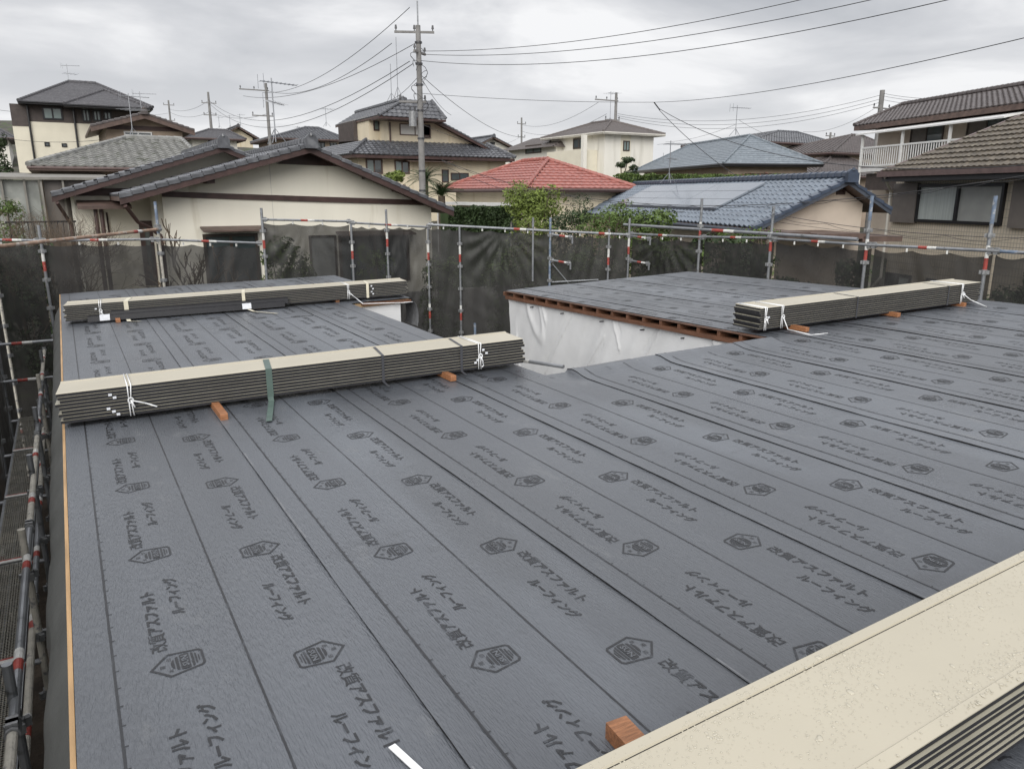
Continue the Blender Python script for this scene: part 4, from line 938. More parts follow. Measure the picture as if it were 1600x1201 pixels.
for px in (4, 40, 66, 100): a = fr.onb(px, 300, Yh - 3.05)[0]; m = MB(); m.bb(a - .03, a + .03, Yh - 3.12, Yh - 3.02, 1.5, lz - .1, 0, fr); m.build('lean_to_post', M['lean'], B2)
# ================ H3: dark-roofed modern two-storey house, top left
Y3 = 58
B3 = house('two-storey house with a charcoal slate roof, dark upper walls and cream lower walls', fr.w(-2, Y3, 7))
c0, z0 = fr.onb(28, 157, Y3 - .8); c1, z1 = fr.onb(240, 178, Y3 - .8); q0, _ = fr.onb(120, 170, Y3 - .8); z0 = z0 * .5 + z1 * .5 + .2
r0, zr = fr.onb(106, 128, Y3 + 4.5); r1, _ = fr.onb(150, 130, Y3 + 4.5)
hip(B3, fr, c0, c1, Y3 - .8, Y3 + 10, z0, zr, (r0, r1), (Y3 + 4.5, Y3 + 4.5), 'slate', 'dslate', capr=.1, fascia='black_alu')
f0, fz = fr.onb(100, 163, Y3 - 1.6); f1, _ = fr.onb(236, 180, Y3 - 1.6); fr0, fzr = fr.onb(163, 141, Y3 + 1.5)
hip(B3, fr, f0, f1, Y3 - 1.6, Y3 + 6, z0 - .12, fzr, (fr0, fr0), (Y3 + 1.5, Y3 + 3.5), 'slate', 'dslate', capr=.1, fascia='black_alu')
w0 = fr.onb(44, 180, Y3)[0]; w1 = fr.onb(218, 180, Y3)[0]; zm = fr.onb(100, 192, Y3)[1]
walls(B3, fr, w0, w1, Y3, Y3 + 9, zm, z0 - .1, 'darkbrown')
walls(B3, fr, fr.onb(20, 200, Y3)[0], w1 - .05, Y3 - .02, Y3 + 9, 3, zm - .01, 'creamsid', 'lower_wall')
m = MB(); m.bb(fr.onb(20, 200, Y3)[0], w0, Y3 - .05, Y3 + 3, zm - .3, zm + 1.0, 0, fr); m.build('balcony_wall', M['darkbrown'], B3)
for x0, y0, x1, y1, n in ((65, 167, 99, 188, 2), (127, 170, 142, 191, 2), (144, 172, 159, 190, 2), (161, 174, 175, 188, 2)): winpx(B3, fr, 'b', Y3, x0, y0, x1, y1, panes=n, glass='glass2', fw=.09)
for x0, y0, x1, y1 in ((69, 222, 78, 229), (96, 224, 105, 230)): winpx(B3, fr, 'b', Y3 - .02, x0, y0, x1, y1, panes=1, fw=.06)
for px in (47, 118): downpipe(B3, fr, fr.onb(px, 200, Y3)[0], Y3 - .1, 4, z0 - .2, 'black_alu', .06)
# ================ H4: tan gable house behind the silver roof
Y4 = 46
B4 = house('tan house with a shallow brown gable and a strip of windows', fr.w(3, Y4, 5))
g = [fr.onb(x, y, Y4 - .7) for x, y in ((141, 196), (225, 176), (304, 203))]
gable(B4, fr, g[0][0], g[0][1], g[1][0], g[1][1], g[2][0], g[2][1], Y4 - .7, Y4 + 8, 'slate', 'browntile2', barge='barge2', bh=.3, capr=.05)
x0_ = fr.onb(166, 210, Y4)[0]; x1_ = fr.onb(285, 210, Y4)[0]
zz = lambda a: (g[0][1] + (g[1][1] - g[0][1]) * (a - g[0][0]) / (g[1][0] - g[0][0]) if a < g[1][0] else g[2][1] + (g[1][1] - g[2][1]) * (g[2][0] - a) / (g[2][0] - g[1][0])) - .14
wallpoly(B4, fr, [(x0_, 3), (x1_, 3), (x1_, zz(x1_)), (g[1][0], zz(g[1][0])), (x0_, zz(x0_))], Y4, Y4 + 7.5, 'tanp')
p0 = fr.onb(167, 199, Y4); p1 = fr.onb(284, 206, Y4); m = MB(); m.bb(p0[0], p1[0], Y4 - .06, Y4, p1[1] + .0, p1[1] + .2, 0, fr); m.build('wall_band', M['barge'], B4)
winpx(B4, fr, 'b', Y4, 193, 205, 238, 213.5, panes=2, frame='whitepaint', fw=.07)
# ================ far roofs left of centre
def small(label, px, d, fw_, base, eave, apex, mt='kawara', wm_='yellowp', kind='hip', frm=G0, depth=8, wins=(), sx=None, group=None):
    """small background house: px=(left,right) eave columns, y of eave and apex"""
    a0, b0 = frm.ab(px[0], d); a1, zE = frm.onb(px[1], eave, b0); zE = frm.onb((px[0] + px[1]) / 2, eave, b0)[1]
    bm = b0 + depth / 2
    if sx is None: sx = (px[0] * .6 + px[1] * .4, px[0] * .4 + px[1] * .6)
    h = house(label, frm.w((a0 + a1) / 2, b0, zE - 5), group=group)
    if kind == 'hip':
        r0, zr = frm.onb(sx[0], apex, bm); r1, _ = frm.onb(sx[1], apex, bm)
        r0 = max(a0 + .5, min(r0, a1 - .6)); r1 = max(r0 + .1, min(r1, a1 - .5))
        hip(h, frm, a0, a1, b0, b0 + depth, zE, zr, (r0, r1), (bm, bm), 'slate' if 'slate' in mt else 'kawara', mt, capr=.1)
        walls(h, frm, a0 + .6, a1 - .6, b0 + .6, b0 + depth - .6, zE - 6, zE - .1, wm_)
    else:
        ax, zr = frm.onb(sx[0], apex, b0)
        gable(h, frm, a0, zE, ax, zr, a1, zE, b0, b0 + depth, 'slate', mt, barge='barge2', bh=.2, capr=.08)
        wallpoly(h, frm, [(a0 + .6, zE - 6), (a1 - .6, zE - 6), (a1 - .6, zE + .05), (ax, zr - .2), (a0 + .6, zE + .05)], b0 + .6, b0 + depth, wm_)
    for w_ in wins: winpx(h, frm, 'b', b0 + .6, *w_, panes=2, fw=.08)
    return h
small('far small house with a dark hipped roof, right of the tan gable', (298, 384), 62, 0, 0, 216, 203, 'dslate', 'offwhite', wins=((325, 219, 338, 226),), sx=(325, 355))
small('far yellow house with a small gable under the first utility poles', (345, 405), 85, 0, 0, 215, 197, 'dslate', 'yellowp', 'gable', sx=(372,))
small('far dark-roofed house touching the left picture edge', (-60, 24), 66, 0, 0, 214, 196, 'dslate', 'offwhite', wins=((3, 218, 12, 226),))
small('far dark-tiled house left of the yellow two-storey house', (430, 545), 66, 0, 0, 217, 200, 'kawara', 'tanp', wins=((495, 222, 508, 232), (515, 222, 527, 232)))
small('far gabled house peeping out right of the yellow two-storey house', (735, 812), 80, 0, 0, 233, 213, 'kawara', 'offwhite', 'gable', sx=(771,), wins=((766, 222, 773, 226),))
small('far hipped house with dark tiles, left of the balcony house', (1168, 1312), 62, 0, 0, 223, 206, 'kawara', 'creamsid', wins=((1236, 230, 1256, 247), (1265, 233, 1283, 250)), sx=(1215, 1255))
small('far low dark roof left of the white balcony, behind the blue roof', (1265, 1400), 52, 0, 0, 275, 245, 'browntile2', 'tanp', sx=(1300, 1360))
small('far mossy dark roof just left of the white balcony', (1295, 1420), 58, 0, 0, 240, 212, 'browntile2', 'tanp', sx=(1330, 1400))
# ================ H7: yellow two-storey house behind the big utility pole
Y7 = 44
B7 = house('yellow two-storey house with dark tiled roofs on both floors, behind the tall pole', fr.w(17, Y7, 4))
g = [fr.onb(x, y, Y7 - .6) for x, y in ((592, 180), (628, 158), (800, 250))]
gable(B7, fr, g[0][0], g[0][1], g[1][0], g[1][1], g[2][0], g[2][1], Y7 - .6, Y7 + 7.5, 'kawara', 'kawara', bh=.22)
w0 = fr.onb(606, 200, Y7)[0]; w1 = fr.onb(752, 230, Y7)[0]; zb = fr.onb(640, 240, Y7)[1]
zz7 = lambda a: (g[0][1] + (g[1][1] - g[0][1]) * (a - g[0][0]) / (g[1][0] - g[0][0]) if a < g[1][0] else g[2][1] + (g[1][1] - g[2][1]) * (g[2][0] - a) / (g[2][0] - g[1][0])) - .14
wallpoly(B7, fr, [(w0, zb), (w1, zb), (w1, zz7(w1)), (g[1][0], zz7(g[1][0])), (w0, zz7(w0))], Y7, Y7 + 7, 'yellowp')
# pent roof below the gable top
a_, b_ = fr.onb(592, 181, Y7 - 1.3), fr.onb(697, 187, Y7 - 1.3); c_, d_ = fr.onb(668, 168, Y7), fr.onb(628, 160, Y7)
m = MB(); zz_ = (a_[1] + b_[1]) / 2
tiles(m, fr.w(a_[0], Y7 - 1.3, zz_), fr.w(b_[0], Y7 - 1.3, zz_), fr.w(c_[0], Y7 - .6, d_[1] + .1), fr.w(d_[0], Y7 - .6, d_[1] + .1), **STY['kawara']); m.build('gable_pent_roof', M['kawara'], B7)
cap(fr.w(a_[0], Y7 - 1.3, zz_ + .05), fr.w(d_[0], Y7 - .6, d_[1] + .15), .1, M['kawara'], B7); cap(fr.w(b_[0], Y7 - 1.3, zz_ + .05), fr.w(c_[0], Y7 - .6, d_[1] + .15), .1, M['kawara'], B7)
m = MB(); m.bb(a_[0], b_[0], Y7 - 1.3, Y7, zz_ - .14, zz_ - .02, 0, fr); m.build('pent_soffit', M['barge'], B7)
# lower roof
la, lb = fr.onb(548, 238, Y7 - 1.6), fr.onb(806, 249, Y7 - 1.6); lz = (la[1] + lb[1]) / 2; ztop = fr.onb(640, 219, Y7)[1] - .1
L0, L1 = la[0], lb[0]; bk = Y7 + 8
m = MB(); tiles(m, fr.w(L0, Y7 - 1.6, lz), fr.w(L1, Y7 - 1.6, lz), fr.w(L1 - 1.2, Y7 - .01, ztop), fr.w(L0 + 1.5, Y7 - .01, ztop), **STY['kawara']); 
tiles(m, fr.w(L0, bk, lz), fr.w(L0, Y7 - 1.6, lz), fr.w(L0 + 1.5, Y7, ztop), fr.w(L0 + 1.5, bk, ztop), **STY['kawara'])
m.quad(fr.w(L0 + 1.5, Y7, ztop), fr.w(w0 + .1, Y7, ztop), fr.w(w0 + .1, bk, ztop + .3), fr.w(L0 + 1.5, bk, ztop + .3)); m.build('lower_roof', M['kawara'], B7)
cap(fr.w(L0, Y7 - 1.6, lz + .06), fr.w(L0 + 1.5, Y7, ztop + .06), .11, M['kawara'], B7)
cap(fr.w(L1, Y7 - 1.6, lz + .06), fr.w(L1 - 1.2, Y7, ztop + .06), .11, M['kawara'], B7)
m = MB(); m.bb(L0 + .05, L1 - .05, Y7 - 1.55, bk, lz - .2, lz - .03, 0, fr); m.build('eaves', M['barge'], B7)
walls(B7, fr, fr.onb(560, 260, Y7 - .8)[0], fr.onb(790, 260, Y7 - .8)[0], Y7 - .8, Y7 + 7.4, 1.5, lz - .18, 'yellowp', 'lower_wall')
winpx(B7, fr, 'b', Y7, 624, 193, 672, 213, panes=2, glass='shutw', frame='barge2', shutter=None); winpx(B7, fr, 'b', Y7, 658, 196, 672, 216, panes=1, glass='greyshut', frame='barge', d=.12)
winpx(B7, fr, 'b', Y7 - .8, 571, 248, 598, 272, panes=2, glass=('glass2', 'glass'), frame='barge2', fw=.08); winpx(B7, fr, 'b', Y7 - .8, 616, 250, 640, 272, panes=2, glass=('glass2', 'glass'), frame='barge2', fw=.08)
winpx(B7, fr, 'b', Y7 - .8, 690, 265, 701, 285, panes=1, frame='barge'); winpx(B7, fr, 'b', Y7 - .8, 704, 270, 732, 282, panes=2, frame='barge')
awning(B7, fr, 630, 247, 700, 254, Y7 - .8, .8, 'barge2')
# upper left wing: recessed bay with a window
k7 = Y7 + 1.4; u0 = fr.onb(576, 200, k7)[0]
walls(B7, fr, u0, w0 + .02, k7, Y7 + 6.5, lz, fr.onb(600, 183, k7)[1], 'yellowp', 'side_bay'); winpx(B7, fr, 'b', k7, 583, 187, 601, 205, panes=2, glass=('glass2', 'greyshut'), frame='barge', fw=.07)
b_d = MB(); b_d.bb(fr.onb(552, 195, k7 + 2)[0], u0, k7 + 2, k7 + 5, lz, fr.onb(560, 189, k7 + 2)[1], 0, fr); b_d.build('dark_bay', M['darkbrown'], B7)
downpipe(B7, fr, w0 + .1, Y7 - .08, zb, zz_ - .2, 'barge', .05)
# ================ H8: red hipped roof
def corner_house(label, frm, xc, ye, d, xr, xl, yr_, zbase, style, mt, wm_, ridge=None, over=.6, capm=None, fascia='barge', depthmin=6, capr=.09, name='house', rcap=None):
    """house seen on its near-left corner: xc,ye pixel of the eave corner; xr right end, xl left end"""
    a0, b0 = frm.ab(xc, d); zE = at(xc, ye, d).z
    a1 = frm.onb(xr, ye, b0)[0]; b1 = frm.ona(xl, ye, a0)[0]
    h = house(label, frm.w((a0 + a1) / 2, (b0 + b1) / 2, zbase))
    W_, D_ = a1 - a0, b1 - b0
    zr = None
    if W_ > D_: ra = (a0 + D_ / 2, a1 - D_ / 2); rb = ((b0 + b1) / 2,) * 2
    else: ra = ((a0 + a1) / 2,) * 2; rb = (b0 + W_ / 2, b1 - W_ / 2)
    # height so that the ridge top reaches pixel row yr_
    lo, hi = zE, zE + 8
    hz_ = Vector((math.sin(HEAD), math.cos(HEAD), 0)); p = frm.w(ra[0], rb[0], 0)
    dist = p.dot(hz_)
    def yof(z):
        q = frm.w(ra[0], rb[0], z) - C0; return 600.5 - FPX * q.dot(UP) / q.dot(FW)
    for _ in range(40):
        mid = (lo + hi) / 2
        if yof(mid) < yr_: hi = mid
        else: lo = mid
    zr = lo
    hip(h, frm, a0, a1, b0, b1, zE, zr, ra, rb, style, mt, capm=capm, fascia=fascia, capr=capr)
    walls(h, frm, a0 + over, a1 - over, b0 + over, b1 - over, zbase, zE - .1, wm_)
    return h, (a0 + over, a1 - over, b0 + over, b1 - over, zE, zr)
B8, q8 = corner_house('single-storey house with a bright red hipped tile roof', G0, 822, 294, 33, 1000, 688, 250, 1.5, 'flat', 'redtile', 'yellowp')
a0, a1, b0, b1, zE, zr = q8
m = MB(); m.bb(a0 - 1.3, a0, b0 + .3, b1 - .3, zE - .75, zE - .62, 0, G0); m.build('veranda_roof', M['whitepaint'], B8)
for k in range(4): m = MB(); bb_ = b0 + .4 + k * (b1 - b0 - .8) / 3; m.bb(a0 - 1.25, a0 - 1.17, bb_ - .04, bb_ + .04, 1.5, zE - .75, 0, G0); m.build('veranda_post', M['whitepaint'], B8)
for k in range(3): win(B8, G0, 'a', a0, b0 + .7 + k * 2.3, b0 + 2.6 + k * 2.3, zE - 2.7, zE - .9, frame='cream_trim', glass=('glass', 'glass2'))
# ================ H9: white two-storey house with a balcony
B9, q9 = corner_house('white two-storey house with a brown-grey hipped roof and a cream balcony', G0, 940, 205, 56, 1040, 845, 189, 4, 'slate', 'brslate', 'offwhite', fascia='cream_trim')
a0, a1, b0, b1, zE, zr = q9
z1_, z0_ = G0.onb(975, 220, b0)[1], G0.onb(975, 236, b0)[1]
wx = [G0.onb(x, 230, b0)[0] for x in (973, 983, 970, 985)]
m = MB(); m.bb(wx[2], wx[3], b0 - .03, b0, 5, zE - .15, 0, G0); m.build('beige_wall_strip', M['creamsid'], B9)
win(B9, G0, 'b', b0 - .03, wx[0], wx[1], z0_, z1_, glass='glass2', frame='brown_alu', fw=.07)
c0, zt = G0.ona(896, 217, a0); c1, zb = G0.ona(935, 230, a0)
win(B9, G0, 'a', a0, *[G0.ona(x, 224, a0)[0] for x in (896, 914)], zb, zt, glass='glass', frame='brown_alu', fw=.09)
win(B9, G0, 'a', a0, *[G0.ona(x, 224, a0)[0] for x in (863, 877)], zb - .3, zt - .1, glass='glass2', frame='brown_alu', fw=.09)
m = MB(); y0, y1 = G0.ona(934, 224, a0)[0], G0.ona(880, 224, a0)[0]; m.bb(a0 - 1.5, a0 - .02, y0, y1, zb - 3.2, zb - .2, 0, G0); m.build('balcony_wall', M['creamsid'], B9)
m = MB(); m.bb(a0 - 1.5, a0 - 1.2, y0 - .35, y0 - .02, zb - 3.2, zE - .2, 0, G0); m.build('balcony_pillar', M['offwhite'], B9)
# low left wing
m = MB(); l0 = G0.ona(806, 215, a0 - .2)[0]; m.bb(a0 - .6, a0 + 3, y1 + .1, l0 + .5, 4, zE - .7, 0, G0); m.build('left_wing_wall', M['offwhite'], B9)
win(B9, G0, 'a', a0 - .6, y1 + 2.2, y1 + 4.6, zb - .1, zt - .2, glass='glass2', frame='brown_alu', fw=.09)
tiles_m = MB(); tiles(tiles_m, G0.w(a0 - 1.2, l0 + 1.2, zE - .75), G0.w(a0 - 1.2, y1 - .3, zE - .75), G0.w(a0 + 1.6, y1 + 1, zE + .35), G0.w(a0 + 1.6, l0 + .2, zE + .35), **STY['slate']); tiles(tiles_m, G0.w(a0 - 1.2, y1 - .3, zE - .75), G0.w(a0 + 3.2, y1 - .3, zE - .75), G0.w(a0 + 1.6, y1 + 1, zE + .35), G0.w(a0 + 1.6, y1 + 1, zE + .35), **STY['slate']); tiles_m.build('left_wing_roof', M['brslate'], B9)
# ================ H11: blue-grey slate hip
B11, q11 = corner_house('house with a broad blue-grey slate hipped roof above a hedge', G1, 1127, 255, 42, 1287, 990, 212, 2.5, 'slate', 'slate', 'tanp', fascia='black_alu', capm='slate', capr=.07)
win(B11, G1, 'b', q11[2], q11[0] + 1, q11[0] + 3, q11[4] - 1.8, q11[4] - .5, frame='brown_alu')
# ================ H12: blue-grey tiled house with solar panels; ridge runs away to the left, gable wall at its right
fr = G1
# gable end plane: a = const on frame G1 is the left face; the gable faces the camera (b = const)?
aa, bb0 = fr.ab(1326, 20.5)
E_l = (1096, 356)
B12 = house('beige house with a blue-grey tiled roof carrying pale solar panels', fr.w(aa, bb0, .8))
gp = [fr.onb(x, y, bb0) for x, y in ((1176, 356), (1326, 279), (1392, 326))]
aLn, zLn = gp[0]; aAp, zAp = gp[1]; aRt, zRt = gp[2]
sl = (zAp - zLn) / (aAp - aLn)
bF = fr.ona(990, 291, aAp)[0]; bE = fr.ona(897, 329, aLn)[0]
gable(B12, fr, aLn, zLn, aAp, zAp, aRt, zRt, bb0, bF, 'blue', 'bluetile', capm='bluetrim', barge='bluedark', bh=.16)
m = MB(); tiles(m, fr.w(aLn, bE, zLn), fr.w(aLn, bF, zLn), fr.w(aAp, bF, zAp), fr.w(aAp, bF, zAp), **STY['blue']); tiles(m, fr.w(aRt, bE, zLn), fr.w(aLn, bE, zLn), fr.w(aAp, bF, zAp), fr.w(aAp, bF, zAp), **STY['blue']); m.build('hip_roof', M['bluetile'], B12)
cap(fr.w(aLn, bE, zLn + .05), fr.w(aAp, bF, zAp + .05), .09, M['bluetrim'], B12)
m = MB(); m.bb(aLn + .03, aLn + .5, bb0 + .3, bE - .1, zLn - .18, zLn - .04, 0, fr); m.build('eaves', M['bluedark'], B12)
m = MB(); m.tube(fr.w(aLn - .05, bb0, zLn - .08), fr.w(aLn - .05, bE, zLn - .08), .055, 8); m.build('gutter', M['bluedark'], B12)
wallpoly(B12, fr, [(aLn + .7, .4), (aRt - .5, .4), (aRt - .5, zRt + .12), (aAp, zAp - .14), (aLn + .7, zLn + .7 * sl - .12)], bb0 + .5, bE - .8, 'beige')
v0 = fr.onb(1307, 296, bb0 + .5); v1 = fr.onb(1319, 304, bb0 + .5); win(B12, fr, 'b', bb0 + .5, v0[0], v1[0], v1[1], v0[1], frame='barge', glass='barge', panes=1, fw=.04)
# solar panels on the left slope
def slope12(s, b, h): a = aAp - s; return fr.w(a, b, zAp - s * sl) + Vector((0, 0, h))
bs0 = fr.ona(1212, 286, aAp)[0]; bs1 = fr.ona(1030, 292, aAp)[0]
def ypx(p): q = p - C0; return 600.5 - FPX * q.dot(UP) / q.dot(FW)
smax = .5
while ypx(slope12(smax, bs0, .1)) < 326 and smax < 5: smax += .05
rowh = (smax - .35) / 3
for r_ in range(3):
    for c_ in range(3):
        s0 = .35 + r_ * rowh; s1 = s0 + rowh - .025; L_ = (bs1 - bs0) / 3; y0 = bs0 + c_ * L_; y1 = y0 + L_ - .03
        m = MB(); m.hexa([slope12(s1, y1, .07), slope12(s1, y0, .07), slope12(s0, y0, .07), slope12(s0, y1, .07), slope12(s1, y1, .13), slope12(s1, y0, .13), slope12(s0, y0, .13), slope12(s0, y1, .13)]); m.build('solar_panel', M['solar'], B12)
m = MB(); m.hexa([slope12(smax + .05, bs1 + .1, .05), slope12(smax + .05, bs0 - .1, .05), slope12(smax, bs0 - .1, .05), slope12(smax, bs1 + .1, .05), slope12(smax + .05, bs1 + .1, .14), slope12(smax + .05, bs0 - .1, .14), slope12(smax, bs0 - .1, .14), slope12(smax, bs1 + .1, .14)]); m.build('panel_rail', M['bluedark'], B12)
# carport roof strips before the gable wall
for x0, y0, x1, y1 in ((1210, 362, 1245, 366), (1256, 362, 1330, 368), (1326, 361, 1385, 372)):
    a0, z0 = fr.onb(x0, y0, bb0 - 1); a1, z1 = fr.onb(x1, y1, bb0 - 1); m = MB(); m.bb(a0, a1, bb0 - 1.6, bb0 + .3, z1 - .05, z1 + .08, 0, fr); m.build('lean_to_roof', M['barge2'], B12)
# ================ H15: two-storey house with white balcony
aa, bb_ = fr.ab(1480, 38)
B15 = house('two-storey house with a white railed balcony under a white canopy', fr.w(aa, bb_, 2))
aF = fr.ab(1350, 40)[0] + 1.6         # the long face is a = const, seen obliquely
bN = fr.ona(1640, 190, aF)[0]; 
aF, bFar = fr.ab(1362, 41)
def fa(x, y, o=0): return fr.ona(x, y, aF + o)
bN = fa(1680, 190)[0]
zE15 = fa(1400, 187)[1]
walls(B15, fr, aF, aF + 7, bN, bFar, 1.5, zE15 - .05, 'beige')
e0 = fa(1348, 195, -.9); zE = e0[1]
b15, rz_ = fa(1408, 166, 3.2)
m = MB(); tiles(m, fr.w(aF - .9, bFar + .8, zE), fr.w(aF - .9, bN - 1, zE), fr.w(aF + 3.2, bN - 1, rz_), fr.w(aF + 3.2, b15, rz_), **STY['kawara']); m.build('roof', M['browntile2'], B15)
m = MB(); m.hexa([fr.w(aF - .9, bN - 1, zE - .25), fr.w(aF + .1, bN - 1, zE - .2), fr.w(aF + .1, bFar + .8, zE - .2), fr.w(aF - .9, bFar + .8, zE - .25), fr.w(aF - .9, bN - 1, zE - .03), fr.w(aF + .1, bN - 1, zE + .3), fr.w(aF + .1, bFar + .8, zE + .3), fr.w(aF - .9, bFar + .8, zE - .03)]); m.build('eaves', M['barge2'], B15)
cap(fr.w(aF + 3.2, bN - 1, rz_ + .1), fr.w(aF + 3.2, b15, rz_ + .1), .13, M['browntile2'], B15)
cap(fr.w(aF - .9, bFar + .8, zE + .06), fr.w(aF + 3.2, b15, rz_ + .1), .1, M['browntile2'], B15)
bd = 1.5
bF2 = fa(1345, 240, -bd)[0]; zRail = fa(1345, 232, -bd)[1]; zFl = fa(1345, 262, -bd)[1]; zCan = fa(1345, 212, -bd)[1]
bN2 = bF2 - 9
m = MB(); m.hexa([fr.w(aF - bd - .2, bN2, zCan), fr.w(aF, bN2, zCan + .35), fr.w(aF, bF2 + .3, zCan + .35), fr.w(aF - bd - .2, bF2 + .3, zCan), fr.w(aF - bd - .2, bN2, zCan + .07), fr.w(aF, bN2, zCan + .42), fr.w(aF, bF2 + .3, zCan + .42), fr.w(aF - bd - .2, bF2 + .3, zCan + .07)]); m.build('canopy', M['whitepaint'], B15)
m = MB(); m.bb(aF - bd, aF, bN2, bF2, zFl - .22, zFl - .05, 0, fr); m.build('balcony_floor', M['whitepaint'], B15)
for zz_ in (zRail, zFl + .06): m = MB(); m.bb(aF - bd - .03, aF - bd + .03, bN2, bF2, zz_ - .04, zz_ + .04, 0, fr); m.build('balcony_rail', M['whitepaint'], B15)
for zz_ in (zRail, zFl + .06): m = MB(); m.bb(aF - bd + .03, aF, bF2 - .06, bF2, zz_ - .04, zz_ + .04, 0, fr); m.build('balcony_rail', M['whitepaint'], B15)
k = 0; y = bF2
while y > bN2:
    m = MB(); m.bb(aF - bd - .015, aF - bd + .015, y - .02, y + .02, zFl + .1, zRail - .04, 0, fr); m.build('baluster', M['whitepaint'], B15); y -= .16; k += 1
for y in (bF2 - .05, bF2 - 3.0, bF2 - 6): m = MB(); m.bb(aF - bd - .05, aF - bd + .05, y - .05, y + .05, zFl - 3 if y > bF2 - 1 else zFl - .2, zCan, 0, fr); m.build('balcony_post', M['whitepaint'], B15)
for s in (1.6, 5.2): win(B15, fr, 'a', aF, bF2 - s - 2.2, bF2 - s, zFl, zFl + 2.0, frame='darkbrown', glass=('glass', 'greyshut'), fw=.07)
m = MB(); m.bb(aF - 1.2, aF, bN2, bF2 - .2, zFl - 1.1, zFl - .3, 0, fr); m.build('ground_floor_eaves', M['darkbrown'], B15)
# ================ H16: near house at the right edge, brown tiled roof, window with shutters
aF, bF_ = fr.ab(1398, 25.5)
def fa(x, y, o=0): return fr.ona(x, y, aF + o)
zE = fa(1396, 268, -.8)[1]; bN = bF_ - 16
B16 = house('near house at the right edge with mossy brown roof tiles and a shuttered curtained window', fr.w(aF, bF_, 0))
m = MB(); m.bb(aF, aF + 7, bN, bF_, 0, zE - .05, 0, fr); wo = m.build('wall', M['tilewall'], B16)
uv = wo.data.uv_layers.new(name='UVMap')
for lp, vi in zip(range(len(wo.data.loops)), [l.vertex_index for l in wo.data.loops]):
    v = wo.data.vertices[vi].co; uv.data[lp].uv = (v.x * fr.b.x + v.y * fr.b.y, v.z)
eb = fa(1376, 268, -.8)[0]; rz_ = zE + 2.3
rb = bF_ - 3.2; 
m = MB(); tiles(m, fr.w(aF - .8, eb, zE), fr.w(aF - .8, bN - 1, zE), fr.w(aF + 3.6, bN - 1, rz_), fr.w(aF + 3.6, rb, rz_), course=.33, wave=.2, amp=.03, step=.05); m.build('roof', M['browntile'], B16)
m = MB(); m.hexa([fr.w(aF - .8, bN - 1, zE - .3), fr.w(aF, bN - 1, zE - .3), fr.w(aF, eb - .1, zE - .3), fr.w(aF - .8, eb - .1, zE - .3), fr.w(aF - .78, bN - 1, zE - .04), fr.w(aF, bN - 1, zE + .3), fr.w(aF, eb - .1, zE + .3), fr.w(aF - .78, eb - .1, zE - .04)]); m.build('eaves', M['black_alu'], B16)
m = MB(); m.bb(aF - .93, aF - .8, bN - 1, eb, zE - .16, zE + .0, 0, fr); m.build('gutter', M['gutter'], B16)
m = MB(); m.hexa([fr.w(aF - .8, eb, zE - .2), fr.w(aF + 3.6, rb, rz_ - .2), fr.w(aF + 3.6, rb - .1, rz_ - .2), fr.w(aF - .8, eb - .1, zE - .2), fr.w(aF - .8, eb + .02, zE + .05), fr.w(aF + 3.6, rb + .02, rz_ + .05), fr.w(aF + 3.6, rb - .1, rz_ + .05), fr.w(aF - .8, eb - .1, zE + .05)]); m.build('hip_board', M['gutter'], B16)
cap(fr.w(aF + 3.6, bN - 1, rz_ + .1), fr.w(aF + 3.6, rb, rz_ + .1), .12, M['browntile'], B16)
def w16(x0, y0, x1, y1, **kw):
    c0 = fa(x0, y0); c1 = fa(x1, y1); zt = c0[1]; c1b = fa(x1, y1)
    return win(B16, fr, 'a', aF, c1b[0], c0[0], fa((x0 + x1) / 2, (y1))[1], fa((x0 + x1) / 2, y0)[1], **kw)
w16(1438, 287, 1566, 350, panes=2, glass=('frost', 'curtain'), frame='black_alu', fw=.09, d=.10)
for x0, x1 in ((1401, 1438), (1588, 1650)):
    c0, c1 = fa(x0, 300)[0], fa(x1, 300)[0]; m = MB(); m.bb(aF - .13, aF, c1, c0, fa(1500, 352)[1], fa(1500, 285)[1], 0, fr); m.build('shutter', M['greyshut'], B16)
for x0, x1 in ((1385, 1425), (1450, 1540), (1590, 1680)):
    c0, c1 = fa(x0, 430)[0], fa(x1, 430)[0]; win(B16, fr, 'a', aF, c1, c0, .6, 2.5, glass=('curtain', 'glass'), frame='black_alu', fw=.07)
m = MB(); c0 = fa(1396, 300)[0]; m.path([fr.w(aF - .85, eb - .3, zE - .15), fr.w(aF - .1, c0, zE - .6), fr.w(aF - .1, c0, zE - 3.4), fr.w(aF - .1, c0 + .5, zE - 3.9), fr.w(aF - .1, c0 + .5, .2)], .045, 8); m.build('downpipe', M['cream_trim'], B16)
# ---------------------------------------------------------------- ground
M['soil'] = mat('soil_and_weeds', (.06, .056, .045), .95, .4, .8, .6, 12, dirt=((.05, .07, .025), .52, .9))
M['dirt'] = mat('dark_earth', (.05, .038, .028), .95, .5, 3, .8, 20)
CT = [(0, 0, 0), (4, 8, 0), (9, 3, 0), (-3, 10, 0), (0, 15, .1), (5, 17, .4), (12, 8, 0), (5, 22, 1.0), (-4, 24, 1.2), (0, 36, 2.2), (6, 36, 2.4), (12, 24, .8), (20, 20, .5), (24, 10, .2), (28, 24, 1.5), (22, 32, 2), (20, 45, 3.5), (0, 50, 4.6), (-3, 60, 6.5), (35, 45, 4.2), (45, 30, 2.6), (30, 62, 6), (15, 90, 10), (60, 60, 6.5), (-25, 90, 11), (0, 150, 16), (80, 150, 14), (150, 80, 10), (-100, 20, 4), (0, -40, 0), (60, -40, 0)]
def gz(x, y):
    sw = 0; s = 0
    for cx, cy, z in CT:
        w = 1 / ((x - cx) ** 2 + (y - cy) ** 2 + 6) ** 1.6; sw += w; s += w * z
    return s / sw
